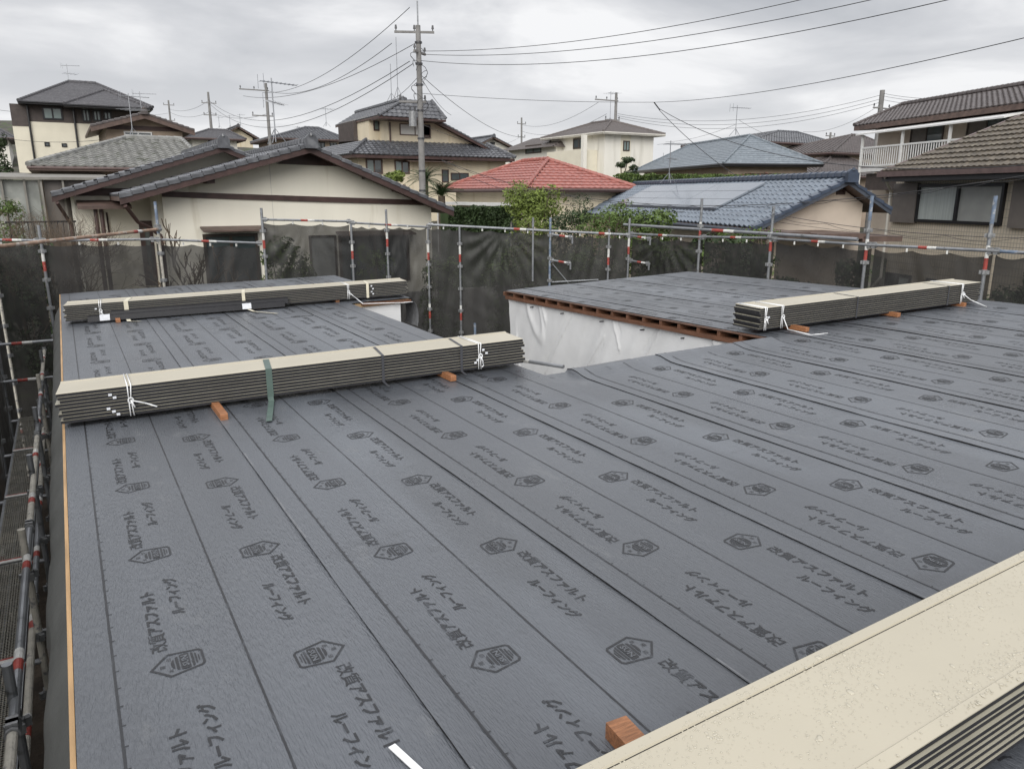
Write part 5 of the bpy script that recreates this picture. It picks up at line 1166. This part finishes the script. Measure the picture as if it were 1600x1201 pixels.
m = MB(); xs = [-900, -400, -200, -120, -80, -60] + list(range(-45, 100, 3)) + [110, 130, 160, 220, 400, 900, 1400]; ys = [-600, -200, -60, -20] + list(range(-8, 110, 3)) + [120, 140, 170, 220, 400, 900, 1600]
m.add([(x, y, gz(x, y) + .08 * noise.noise(Vector((x * .3, y * .3, 0)))) for y in ys for x in xs], [(j * len(xs) + i, j * len(xs) + i + 1, (j + 1) * len(xs) + i + 1, (j + 1) * len(xs) + i) for j in range(len(ys) - 1) for i in range(len(xs) - 1)])
g_ = m.build('ground', M['soil'], smooth=True, origin=(0, 0, 0)); g_['kind'] = 'structure'
# ---------------------------------------------------------------- plants
def leafmat(name, c, var=.45):
    m = mat(name, c, .6, var, 2.2, spec=.3); return m
M['leaf_bright'] = leafmat('bright_spring_leaves', (.125, .165, .035)); M['leaf_mid'] = leafmat('mid_green_leaves', (.075, .115, .028)); M['leaf_dark'] = leafmat('dark_green_leaves', (.03, .05, .018)); M['leaf_red'] = leafmat('reddish_leaves', (.16, .05, .04))
M['bark'] = mat('brown_bark', (.09, .07, .05), .9, .3, 8, .5); M['twig'] = mat('grey_brown_twigs', (.12, .09, .065), .9, .3, 8); M['cycad'] = leafmat('cycad_fronds', (.03, .055, .018))
def crown(par, blobs, n, leaf, mt, name='crown', hollow=.55):
    """many leaf-sized faces through clumps (x, y, z, rx, ry, rz)"""
    m = MB(); rr = random.Random(hash((round(blobs[0][0] * 10), n)) & 0xffff); tot = sum(b[3] * b[5] for b in blobs)
    for b in blobs:
        k = int(n * b[3] * b[5] / tot); sub = [(rr.gauss(0, .55), rr.gauss(0, .55), rr.gauss(0, .55), rr.uniform(.25, .5)) for _ in range(9)]
        for _ in range(k):
            if rr.random() < .55:
                s = rr.choice(sub); v = Vector((rr.gauss(0, 1), rr.gauss(0, 1), rr.gauss(0, 1))).normalized() * s[3] * rr.uniform(.6, 1.05) + Vector(s[:3])
            else: v = Vector((rr.gauss(0, 1), rr.gauss(0, 1), rr.gauss(0, 1))).normalized() * rr.uniform(hollow, 1.05)
            v = v * (1 / max(1, v.length * .93))
            c = Vector((b[0] + v.x * b[3], b[1] + v.y * b[4], b[2] + v.z * b[5]))
            nn = (v + Vector((rr.uniform(-1, 1), rr.uniform(-1, 1), rr.uniform(-.4, 1.4)))).normalized(); u = nn.orthogonal().normalized(); q = Matrix.Rotation(rr.uniform(0, 6.28), 3, nn); u = q @ u; w = nn.cross(u); l = leaf * rr.uniform(.6, 1.3)
            m.add([c - u * l, c - w * l * .45, c + u * l, c + w * l * .45], [(0, 1, 2, 3)])
    return m.build(name, M[mt], par)
def trunk(par, base, tops, r, name='trunk', mt='bark'):
    m = MB(); base = Vector(base)
    for t in tops:
        t = Vector(t); mid = base.lerp(t, .5) + Vector((rnd.uniform(-.1, .1), rnd.uniform(-.1, .1), 0)) * (t - base).length
        m.tube(base, mid, r, 7, r2=r * .65); m.tube(mid, t, r * .65, 7, r2=r * .25)
    return m.build(name, M[mt], par)
def tree(px, py, d, w, h, label, mt, n=3500, leaf=.09, nb=5, name='tree', cat='tree', group=None, flat=1.0, bushy=True):
    """crown centred on photo pixel px,py at distance d, w/h crown size in pixels"""
    c = at(px, py, d); s = d / 1217; W_ = w * s / 2; H_ = h * s / 2; gz0 = gz(c.x, c.y)
    t = empty(name, (c.x, c.y, gz0), label, cat, group)
    rr = random.Random(int(px * 7 + py)); bl = []
    for i in range(nb):
        if nb == 1: bl.append((c.x, c.y, c.z, W_, W_ * flat, H_)); break
        a = i / nb * 6.28 + rr.uniform(-.4, .4); q = rr.uniform(.35, .6)
        bl.append((c.x + math.cos(a) * W_ * q, c.y + math.sin(a) * W_ * q * flat, c.z + rr.uniform(-.45, .5) * H_, W_ * rr.uniform(.4, .62), W_ * rr.uniform(.4, .6) * flat, H_ * rr.uniform(.4, .6)))
    if bushy and c.z - H_ - gz0 > .2:
        k = max(1, int((c.z - H_ * .4 - gz0) / (W_ * .55)))
        for i in range(k):
            zz = gz0 + (c.z - H_ * .4 - gz0) * (i + .4) / k
            for sg in (-1, 1): bl.append((c.x + sg * W_ * rr.uniform(.25, .5), c.y + rr.uniform(-.3, .3) * W_, zz, W_ * rr.uniform(.45, .62), W_ * .5, W_ * rr.uniform(.4, .55)))
        n = int(n * 1.5)
    trunk(t, (c.x, c.y, gz0), [(b[0], b[1], b[2]) for b in bl[:nb]], max(.03, .05 * W_))
    crown(t, bl, n, leaf, mt); return t
def hedge(x0, x1, y0, y1, d, label, mt='leaf_dark', n=5000, leaf=.06, fr=G0, dep=1.0, wob=.15):
    p = at(x0, y0, d); b = p.dot(fr.b); a0 = p.dot(fr.a); a1 = fr.onb(x1, y0, b)[0]; z1 = p.z; z0 = fr.onb(x0, y1, b)[1]; z0 = min(z0, z1 - .5)
    gz0 = gz(p.x, p.y); o = fr.w((a0 + a1) / 2, b, min(z0, gz0)); t = empty('hedge', o, label, 'hedge')
    m = MB(); rr = random.Random(int(x0)); 
    for _ in range(n):
        a = rr.uniform(a0, a1); wv = wob * (noise.noise(Vector((a * 1.1, 3, 0))) + .6 * noise.noise(Vector((a * 4, 1, 5)))); zt = z1 + wv
        f_ = rr.random()
        if f_ < .55: c = fr.w(a, b + rr.uniform(0, .12) + wv * .5, rr.uniform(z0 - .3, zt))
        else: c = fr.w(a, b + rr.uniform(0, dep), zt - rr.uniform(0, .12))
        nn = Vector((rr.gauss(0, 1), rr.gauss(0, 1), rr.gauss(.5, 1))).normalized(); u = nn.orthogonal().normalized(); w = nn.cross(u); l = leaf * rr.uniform(.6, 1.4)
        m.add([c - u * l, c - w * l * .5, c + u * l, c + w * l * .5], [(0, 1, 2, 3)])
    m.build('leaves', M[mt], t)
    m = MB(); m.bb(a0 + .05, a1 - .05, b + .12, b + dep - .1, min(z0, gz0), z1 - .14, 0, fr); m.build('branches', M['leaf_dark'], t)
    return t
def bare(px0, py0, d, h, label, spread=.6, depth=6, r=.03, seed=1, name='bare_tree', twigs=5, lean=0):
    """leafless branching shrub from pixel px0,py0, h metres high"""
    b = at(px0, py0, d); z0 = gz(b.x, b.y); t = empty(name, (b.x, b.y, z0), label, 'bare tree'); m = MB(); rr = random.Random(seed)
    def grow(p, dr, L, r, k):
        q = p + dr * L; mid = p.lerp(q, .5) + Vector((rr.uniform(-1, 1), rr.uniform(-1, 1), rr.uniform(-1, 1))) * L * .09
        m.tube(p, mid, r, 5, r2=r * .85, cap=False); m.tube(mid, q, r * .85, 5, r2=r * .7, cap=False)
        if k == 0: return
        for _ in range(rr.choice((2, 2, 3))):
            nd = (dr + Vector((rr.uniform(-1, 1), rr.uniform(-1, 1), rr.uniform(-.35, .8))) * spread).normalized(); grow(q, nd, L * rr.uniform(.62, .86), r * .74, k - 1)
    base = Vector((b.x, b.y, z0))
    for i in range(twigs): grow(base + Vector((rr.uniform(-.15, .15), rr.uniform(-.15, .15), 0)), (Vector((rr.uniform(-.5, .5) + lean, rr.uniform(-.5, .5), 1))).normalized(), h * .30, r, depth)
    m.build('branches', M['twig'], t); return t
def cycad(px, py, d, label, R_=1.1, seed=1):
    c = at(px, py, d); z0 = gz(c.x, c.y); t = empty('palm', (c.x, c.y, min(z0, c.z - .6)), label, 'palm'); rr = random.Random(seed)
    m = MB(); m.tube((c.x, c.y, min(z0, c.z - .6)), (c.x, c.y, c.z), .17, 9, r2=.14); m.build('trunk', M['bark'], t)
    m = MB()
    for i in range(46):
        a = i * 2.4; el = rr.uniform(.15, 1.35); L = R_ * rr.uniform(.8, 1.1); hd = Vector((math.cos(a), math.sin(a), 0)); pts = []
        for k in range(9):
            s = k / 8; pts.append(c + hd * (L * s * math.cos(el * (1 - .25 * s))) + Vector((0, 0, L * (s * math.sin(el) - .55 * s * s * (1.1 - .3 * el)))))
        for p, q in zip(pts[:-1], pts[1:]): m.tube(p, q, .008, 4, cap=False)
        for k in range(2, 9):
            for f_ in (0, .5):
                p = pts[k - 1].lerp(pts[k], f_); dr = (pts[k] - pts[k - 1]).normalized(); sd = dr.cross(Vector((0, 0, 1))).normalized(); ll = .17 * math.sin(min(3, .5 + 2.4 * k / 8))
                for sg in (-1, 1):
                    tip = p + sd * sg * ll + dr * ll * .6 - Vector((0, 0, .02)); w_ = dr * .014; m.add([p - w_, p + w_, tip], [(0, 1, 2)])
    m.build('fronds', M['cycad'], t)
cycad(664, 283, 34, 'palm-like cycad right behind the base of the tall pole', 1.1, 1); cycad(690, 306, 31, 'lower cycad left of the red-roofed house', 1.0, 2)
tree(616, 274, 36, 40, 32, 'small yellow-green tree in front of the yellow house', 'leaf_bright', 1500, .07, 4, bushy=False)
tree(834, 310, 23, 98, 78, 'bright yellow-green garden tree in front of the red roof', 'leaf_bright', 11000, .045, 9)
tree(905, 322, 25, 42, 44, 'round clipped dark green bush between the red and blue roofs', 'leaf_dark', 3500, .035, 1)
tree(972, 320, 19, 46, 26, 'small flat-topped cloud-pruned tree before the blue tiled roof', 'leaf_mid', 2600, .035, 3)
tree(890, 348, 20, 90, 46, 'dense dark shrub under the yellow-green tree', 'leaf_dark', 5000, .04, 6)
tree(945, 346, 18.5, 120, 52, 'leafy mid-green shrub above the far rail, left one', 'leaf_mid', 5000, .04, 6)
tree(1014, 342, 18.0, 100, 56, 'glossy green shrub beside the doubled rails', 'leaf_mid', 6000, .045, 6)
tree(840, 352, 19, 60, 40, 'thin feathery shrub behind the long far rail', 'leaf_bright', 2500, .04, 5)
tree(1165, 362, 18, 110, 30, 'low garden shrub below the beige gable', 'leaf_mid', 2600, .04, 5)
tree(450, 400, 17.6, 86, 96, 'round dark shrub seen through the net in front of the pale house', 'leaf_mid', 6000, .05, 4)
tree(1045, 410, 17, 120, 80, 'dark garden tree seen through the net beyond the right wing', 'leaf_mid', 4500, .06, 6)
tree(1150, 410, 17, 120, 90, 'spreading garden tree behind the net, right of the fanning creases', 'leaf_dark', 4500, .06, 6)
tree(1245, 445, 14.5, 90, 50, 'clipped shrub seen through the net by the right wing', 'leaf_dark', 3500, .05, 4)
tree(1330, 420, 15.5, 60, 70, 'slim garden tree behind the net, below the beige gable', 'leaf_dark', 2500, .05, 4)
tree(1590, 460, 13, 90, 90, 'dark shrub behind the net at the right picture edge', 'leaf_dark', 3500, .05, 4)
tree(900, 410, 18, 90, 80, 'garden shrub behind the net by the bluish post', 'leaf_mid', 3000, .06, 5)
tree(690, 430, 18.5, 80, 90, 'green shrub behind the nets of the roof notch', 'leaf_mid', 3500, .05, 5)
tree(585, 410, 18.5, 60, 70, 'small shrub behind the narrow net right of the pale wall', 'leaf_mid', 2200, .05, 4)
tree(800, 430, 19, 120, 90, 'bushy garden plant behind the wide net of the notch', 'leaf_mid', 3000, .06, 5)
tree(28, 420, 18, 130, 120, 'dark bush behind the leftmost net', 'leaf_dark', 4000, .06, 5)
tree(-12, 232, 40, 50, 50, 'dark leafy tree at the left picture edge', 'leaf_dark', 2500, .08, 4)
tree(8, 335, 24, 50, 60, 'green shrub in front of the plastic lean-to', 'leaf_mid', 2200, .05, 4)
hedge(702, 800, 324, 352, 28, 'clipped dark hedge left of the yellow-green tree')
hedge(968, 1300, 272, 292, 37, 'long clipped hedge between the slate roof and the blue tiled roof', 'leaf_mid', 9000, .06, G1)
tree(1192, 275, 36.5, 70, 12, 'reddish shrub growing at the right part of the long hedge', 'leaf_red', 900, .05, 3)
# cloud-pruned pine by the white house
c = at(978, 272, 44); t = empty('pine_tree', (c.x, c.y, gz(c.x, c.y)), 'cloud-pruned pine in front of the white house', 'tree')
bl = []
for px, py, w in ((981, 250, 20), (970, 258, 18), (990, 262, 16), (984, 273, 26)): q = at(px, py, 44); s = w * 44 / 1217 / 2; bl.append((q.x, q.y, q.z, s, s, s * .5))
trunk(t, (c.x, c.y, gz(c.x, c.y)), [b[:3] for b in bl], .09); crown(t, bl, 2200, .06, 'leaf_dark')
bare(928, 262, 46, 3.2, 'bare pollarded tree in front of the cream balcony', .5, 3, .09, 3, twigs=2)
for i, (px, d, h, lb) in enumerate(((20, 19, 3.4, 'leafless brown shrub at the left edge before the plastic lean-to'), (62, 20, 3.6, 'leafless brown shrub left of the pale house'), (96, 20.5, 3.3, 'leafless brown shrub touching the pale house corner'))): bare(px, 380, d - 1, h * 1.02, lb, .85, 6, .015, 11 + i, 'bare_shrub', 5)
bare(300, 420, 17.3, 3.5, 'crooked bare plum tree seen through the net before the pale house', .75, 5, .05, 21, twigs=2)
bare(345, 420, 17.8, 2.7, 'thin bare branches right of the crooked plum tree', .7, 4, .02, 22, twigs=3)
# garden wall and railing
M['blockwall'] = mat('grey_block_wall', (.22, .21, .20), .9, .2, 2, .3)
m = MB(); a = at(30, 330, 27); m.bb(a.x - .5, a.x + 3.4, 25.0, 25.12, 2.2, 3.7); o = MB()
t = empty('railing', (a.x + 1.5, 25, 2.6), 'dark metal railing above the garden, left of the pale house', 'railing')
for i in range(26): m = MB(); x = a.x + i * .14; m.bb(x - .01, x + .01, 25, 25.02, 2.6, 4.25); m.build('bar', M['black_alu'], t)
m = MB(); m.bb(a.x - .1, a.x + 3.6, 24.99, 25.03, 4.25, 4.3); m.build('top_bar', M['black_alu'], t)
m = MB(); X0, X1, Y0_, Y1_ = -2.2, 11.2, -4, 15.6; m.add([(X0 + (X1 - X0) * i / 40, Y0_ + (Y1_ - Y0_) * j / 50, .28 + .07 * noise.noise(Vector((i * .9, j * .9, 2)))) for j in range(51) for i in range(41)], [(j * 41 + i, j * 41 + i + 1, (j + 1) * 41 + i + 1, (j + 1) * 41 + i) for j in range(50) for i in range(40)]); o = m.build('building_plot', M['dirt'], smooth=True); o['kind'] = 'structure'
tag(MB().bb(12, 26, 17.0, 17.15, .2, 1.5, 0, G1).build('garden_wall', M['blockwall']), 'low grey block wall behind the nets on the right', 'wall')
tag(MB().bb(5.8, 12, 18.6, 18.75, .2, 2.5).build('fence', M['blockwall']), 'grey block fence seen through the wide net', 'fence')
# ---------------------------------------------------------------- antennas
M['antm'] = mat('aluminium_antenna', (.30, .31, .33), .4, .1, 5, metal=.6); M['polec'] = mat('concrete_pole', (.20, .195, .19), .85, .2, 4, .2, dirt=((.17, .165, .16), .58, 2)); M['insul'] = mat('dark_insulator', (.05, .05, .055), .4); M['wire'] = mat('black_cable', (.03, .03, .034), .6)
def antenna(px, ytop, ybase, d, label, kinds=('yagi',), ang=20, stays=True):
    p = at(px, ybase, d); q = at(px, ytop, d); t = empty('tv_antenna', p, label, 'antenna', 'television antennas on roofs'); s = d / 1217
    q = Vector((p.x, p.y, q.z)); m = MB(); m.tube(p, q, max(.018, .35 * s), 6)
    if stays:
        for a in (0, 2.1, 4.2): m.tube(p + Vector((math.cos(a) * .35, math.sin(a) * .35, -.05)), p.lerp(q, .22), .012, 4)
    m.build('mast', M['antm'], t)
    for i, k in enumerate(kinds):
        m = MB(); z = q.z - .12 - i * .55; g = R(ang + 35 * i); u = Vector((math.cos(g), math.sin(g), 0)); v = Vector((-u.y, u.x, 0)); c = Vector((p.x, p.y, z)); L = 1.1 if k == 'yagi' else .8
        m.tube(c - u * L * .35, c + u * L * .8, .014, 5)
        n = 9 if k == 'yagi' else 4; h_ = .16 if k == 'yagi' else .55
        for j in range(n): w = c + u * (L * (-.3 + 1.05 * j / (n - 1))); m.tube(w - v * h_, w + v * h_, .008, 4); 
        if k == 'yagi': w = c - u * L * .33; m.tube(w - Vector((0, 0, .2)) - v * .15, w + Vector((0, 0, .2)) - v * .15, .008, 4); m.tube(w - Vector((0, 0, .2)) + v * .15, w + Vector((0, 0, .2)) + v * .15, .008, 4)
        m.build('aerial', M['antm'], t)
    return t
antenna(108, 100, 132, 60, 'small antenna on the peak of the charcoal slate roof', ('yagi', 'vhf'), -20)
antenna(208, 146, 214, 36, 'left mast of the antenna pair above the silvery roof', ('yagi', 'vhf'), 10); antenna(222, 143, 181, 46, 'antenna on the ridge of the tan gable house', ('yagi',), -15)
antenna(431, 122, 222, 24, 'tall antenna mast with a long yagi, on the rear ridge of the pale house', ('yagi', 'yagi'), 20)
antenna(510, 168, 197, 66, 'thin antenna left of the yellow house', ('vhf',), 0); antenna(466, 197, 213, 80, 'tiny antenna between the antenna mast and the yellow house', ('vhf',), 30)
antenna(612, 100, 158, 44, 'thin mast on the ridge of the yellow house, left one', (), 0); antenna(622, 58, 157, 44, 'thin tall mast on the ridge of the yellow house, right one', (), 0)
antenna(953, 143, 195, 60, 'antenna on the white house beside the pole', ('vhf',), 10)
antenna(1149, 165, 211, 44, 'antenna on the peak of the blue-grey slate roof', ('yagi',), -10)
antenna(1045, 220, 284, 31, 'antenna standing on the blue tiled roof ridge by the hedge', ('vhf', 'yagi'), -5)
antenna(343, 182, 200, 110, 'tiny far antenna left of the two-armed poles', ('vhf',), 10); antenna(376, 178, 198, 100, 'tiny far antenna right of the yellow gable', ('vhf',), -20); antenna(360, 180, 200, 105, 'tiny far antenna above the yellow gable', ('vhf',), -30)
# ---------------------------------------------------------------- utility poles
def arm(t, c, u, L, n, up=True, off=0.0, r=.04):
    m = MB(); c = Vector(c); m.box(c + u * off, (L, .08, .08), rz=math.atan2(u.y, u.x)); o = m.build('crossarm', M['polec'], t); 
    for i in range(n):
        p = c + u * (off + L * (-.46 + .92 * i / max(1, n - 1))); s = 1 if up else -1
        m = MB(); m.tube(p, p + Vector((0, 0, .12 * s)), .02, 6); m.tube(p + Vector((0, 0, .12 * s)), p + Vector((0, 0, .26 * s)), .055, 8, r2=.035); m.build('insulator', M['insul'], t)
def pole(px, ytop, d, label, r=.15, arms=(), base=None, rtop=None, extra=None):
    p = at(px, ytop, d); z0 = gz(p.x, p.y) if base is None else base; t = empty('utility_pole', (p.x, p.y, z0), label, 'utility pole', 'utility poles')
    m = MB(); m.tube((p.x, p.y, z0), (p.x, p.y, p.z), r, 14, r2=rtop or r * .62); m.build('pole', M['polec'], t, smooth=False)
    for (dy, L, n, off, ang) in arms: g = R(ang); arm(t, (p.x, p.y, p.z - dy), Vector((math.cos(g), math.sin(g), 0)), L, n, off=off)
    return t, p
S_ = lambda d, px: px * d / 1217
tp, pt = pole(653, 40, 33, 'tall concrete utility pole in front of the yellow house', .16, ((.25, 1.6, 3, -.15, -25), (1.0, 1.0, 2, .1, 40), (2.9, 1.1, 2, -.3, -20)))
m = MB(); m.tube(pt, pt + Vector((0, 0, .9)), .03, 8); m.build('lightning_rod', M['galv'], tp)
m = MB(); q = at(645, 186, 32.8); m.tube(q - Vector((0, 0, .3)), q + Vector((0, 0, .3)), .16, 12); m.build('transformer', M['clamp'], tp)
m = MB(); m.tube(q + Vector((-.1, 0, .32)), q + Vector((-.1, 0, .5)), .04, 6); m.tube(q + Vector((.1, 0, .32)), q + Vector((.1, 0, .5)), .04, 6); m.build('bushing', M['insul'], tp)
for zz_ in (.6, 1.4, 2.2, 3.2, 4.3, 5.6, 6.4, 7.1): m = MB(); m.tube(pt - Vector((0, 0, zz_)), pt - Vector((0, 0, zz_ + .07)), .15, 10); m.build('band', M['insul'], tp)
m = MB()
for k in range(14):       # loops of jumper cable around the pole
    a0 = k * .9; z = pt.z - 1.0 - k * .18
    pts = [pt + Vector((math.cos(a0 + s) * (.2 + .16 * math.sin(s)), math.sin(a0 + s) * .25, z - pt.z + .2 * math.sin(s * 1.5))) for s in (0, .4, .8, 1.2, 1.6, 2.0)]; m.path(pts, .012, 4)
m.build('jumper_cable', M['wire'], tp)
pole(415, 130, 62, 'concrete pole with a bracketed arm left of the antenna mast', .16, ((.55, 2.2, 3, -.9, 0), (2.4, 1.6, 2, -.4, 0)))
pole(325, 144, 85, 'far pole with two stacked crossarms', .17, ((1.1, 1.5, 3, 0, 0), (2.3, 1.3, 2, 0, 0)))
pole(263, 157, 110, 'farther pole with a three-insulator arm over the tan roof', .17, ((.6, 1.4, 3, 0, 0), (2.6, 1.2, 2, 0, 0)))
pole(963, 145, 62, 'pole with a long sideways arm behind the white house', .16, ((.6, 2.2, 3, -.9, 0), (2.0, 1.4, 2, -.3, 0), (2.9, .9, 2, 0, 0)))
pole(815, 184, 95, 'slim far pole left of the white house', .15, ((.7, 1.2, 3, 0, 0), (2.2, 1.0, 2, 0, 0)))
pole(1379, 141, 52, 'dark pole rising behind the balcony house', .17, ((1.1, 1.7, 2, .1, 0),), rtop=.15)
pole(1298, 207, 70, 'short far pole left of the balcony house', .14, ((.3, 1.2, 2, 0, 0), (1.2, 1.2, 2, .3, 0)))
# ---------------------------------------------------------------- wires
def wire(p0, d0, p1, d1, sag, r=.012, label='', spiral=False, over=None):
    a = at(*p0, d0); b = at(*p1, d1); n = 22; pts = [a.lerp(b, i / n) - Vector((0, 0, sag * 4 * (i / n) * (1 - i / n))) for i in range(n + 1)]
    r *= .85; m = MB(); m.path(pts, r, 5)
    if spiral:
        L = (b - a).length; k = int(L / .05); q = []
        for i in range(k + 1): t = i / k; c = a.lerp(b, t) - Vector((0, 0, sag * 4 * t * (1 - t))); q.append(c + Vector((0, .0, -.055 * abs(math.sin(t * L * 3.6)) - .01)))
        m.path(q, r * .8, 4)
    return tag(m.build('overhead_cable', M['wire'], smooth=True), label, 'cable', 'overhead cables')
WL = [((655, 80), 33, (1260, -2), 22, .35, .012, 'highest black cable running from the tall pole to the upper right'), ((657, 85), 33, (1370, -2), 20, .45, .012, 'second black cable running from the tall pole to the upper right'), ((657, 95), 33, (1490, -2), 18, .6, .012, 'third black cable running from the tall pole to the upper right'),
      ((1022, 160), 33, (1640, 50), 14, .25, .010, 'straight cable rising to the right edge from the hanging junction'), ((657, 146), 33, (1022, 160), 33, .1, .010, 'level cable from the tall pole to the hanging junction'),
      ((410, 145), 62, (640, 12), 33, .9, .016, 'upper cable sweeping from the left pole up to the tall pole'), ((415, 141), 62, (612, 68), 34, .9, .016, 'middle cable sweeping from the left pole up to the tall pole'), ((380, 150), 62, (645, 70), 33, .8, .016, 'lower cable sweeping from the left pole up to the tall pole'),
      ((325, 156), 85, (640, 96), 33, 2.2, .018, 'sagging cable from the stacked-arm pole to the tall pole, upper one'), ((325, 160), 85, (645, 100), 33, 2.5, .018, 'sagging cable from the stacked-arm pole to the tall pole, lower one'), ((325, 174), 85, (418, 178), 62, .5, .018, 'short cable between the two left poles'),
      ((655, 115), 33, (820, 215), 60, .6, .014, 'cable slanting down right from the tall pole'), ((660, 125), 33, (705, 180), 44, .2, .012, 'short service cable down to the yellow house'), ((655, 118), 33, (600, 160), 44, .2, .012, 'service cable down to the left side of the yellow house'),
      ((263, 170), 110, (325, 158), 85, .6, .018, 'cable between the two farthest left poles, upper one'), ((263, 174), 110, (325, 176), 85, .6, .018, 'cable between the two farthest left poles, lower one'), ((-20, 170), 60, (263, 177), 110, .6, .016, 'cable passing in front of the charcoal-roofed house, upper one'), ((-20, 212), 50, (180, 216), 45, .3, .014, 'cable passing in front of the cream lower wall at the left'),
      ((815, 195), 95, (935, 160), 62, .8, .016, 'cable from the slim pole to the long-armed pole, upper one'), ((815, 205), 95, (948, 178), 62, .9, .016, 'cable from the slim pole to the long-armed pole, lower one'), ((815, 212), 95, (650, 190), 33, 1.0, .012, 'cable from the slim pole back to the tall pole'),
      ((965, 178), 62, (1379, 148), 52, 1.0, .014, 'upper cable from the long-armed pole to the dark pole'), ((965, 181), 62, (1379, 154), 52, 1.1, .014, 'middle cable from the long-armed pole to the dark pole'), ((965, 184), 62, (1379, 159), 52, 1.2, .014, 'lower cable from the long-armed pole to the dark pole'),
      ((1379, 146), 52, (1640, 132), 40, .5, .013, 'upper cable from the dark pole to the right edge'), ((1379, 150), 52, (1640, 137), 40, .5, .013, 'middle cable from the dark pole to the right edge'), ((1379, 156), 52, (1640, 143), 40, .5, .013, 'lower cable from the dark pole to the right edge'), ((1372, 166), 52, (1255, 206), 62, .5, .012, 'service cable from the dark pole down to the far hipped house'),
      ((1149, 195), 44, (1040, 222), 60, .2, .010, 'stay wire slanting left from the antenna on the slate roof'), ((1155, 188), 44, (1260, 212), 60, .5, .010, 'wire running right from the antenna on the slate roof')]
for w_ in WL: wire(*w_[:6], label=w_[6])
wire((1030, 170), 33, (1640, 255), 17, .9, .014, 'thick cable sagging from the hanging junction to the right edge'); 
wire((1030, 172), 33, (1240, 325), 26, .35, .014, 'thick cable dropping from the hanging junction across the solar panels')
wire((1022, 160), 33, (1031, 172), 33, 0, .03, 'short cable splice at the hanging junction')
wire((690, 250), 33, (1640, 268), 16, 1.2, .012, 'looping telephone cable crossing above the red and blue roofs', True)
wire((700, 262), 33, (1180, 322), 24, .8, .012, 'lower telephone cable crossing the blue tiled roof')
wire((1208, 334), 13.0, (1640, 372), 10.5, .10, .006, 'spiral-bound cable strung between the right scaffold posts', True)
wire((1208, 346), 13.0, (1640, 391), 10.5, .04, .004, 'thin wire strung below the spiral-bound cable')
wire((555, 215), 40, (660, 240), 33, .4, .012, 'service cable in front of the upper windows of the yellow house')
wire((1240, 312), 25, (1350, 305), 24, .3, .010, 'slack cable hanging from the beige gable')
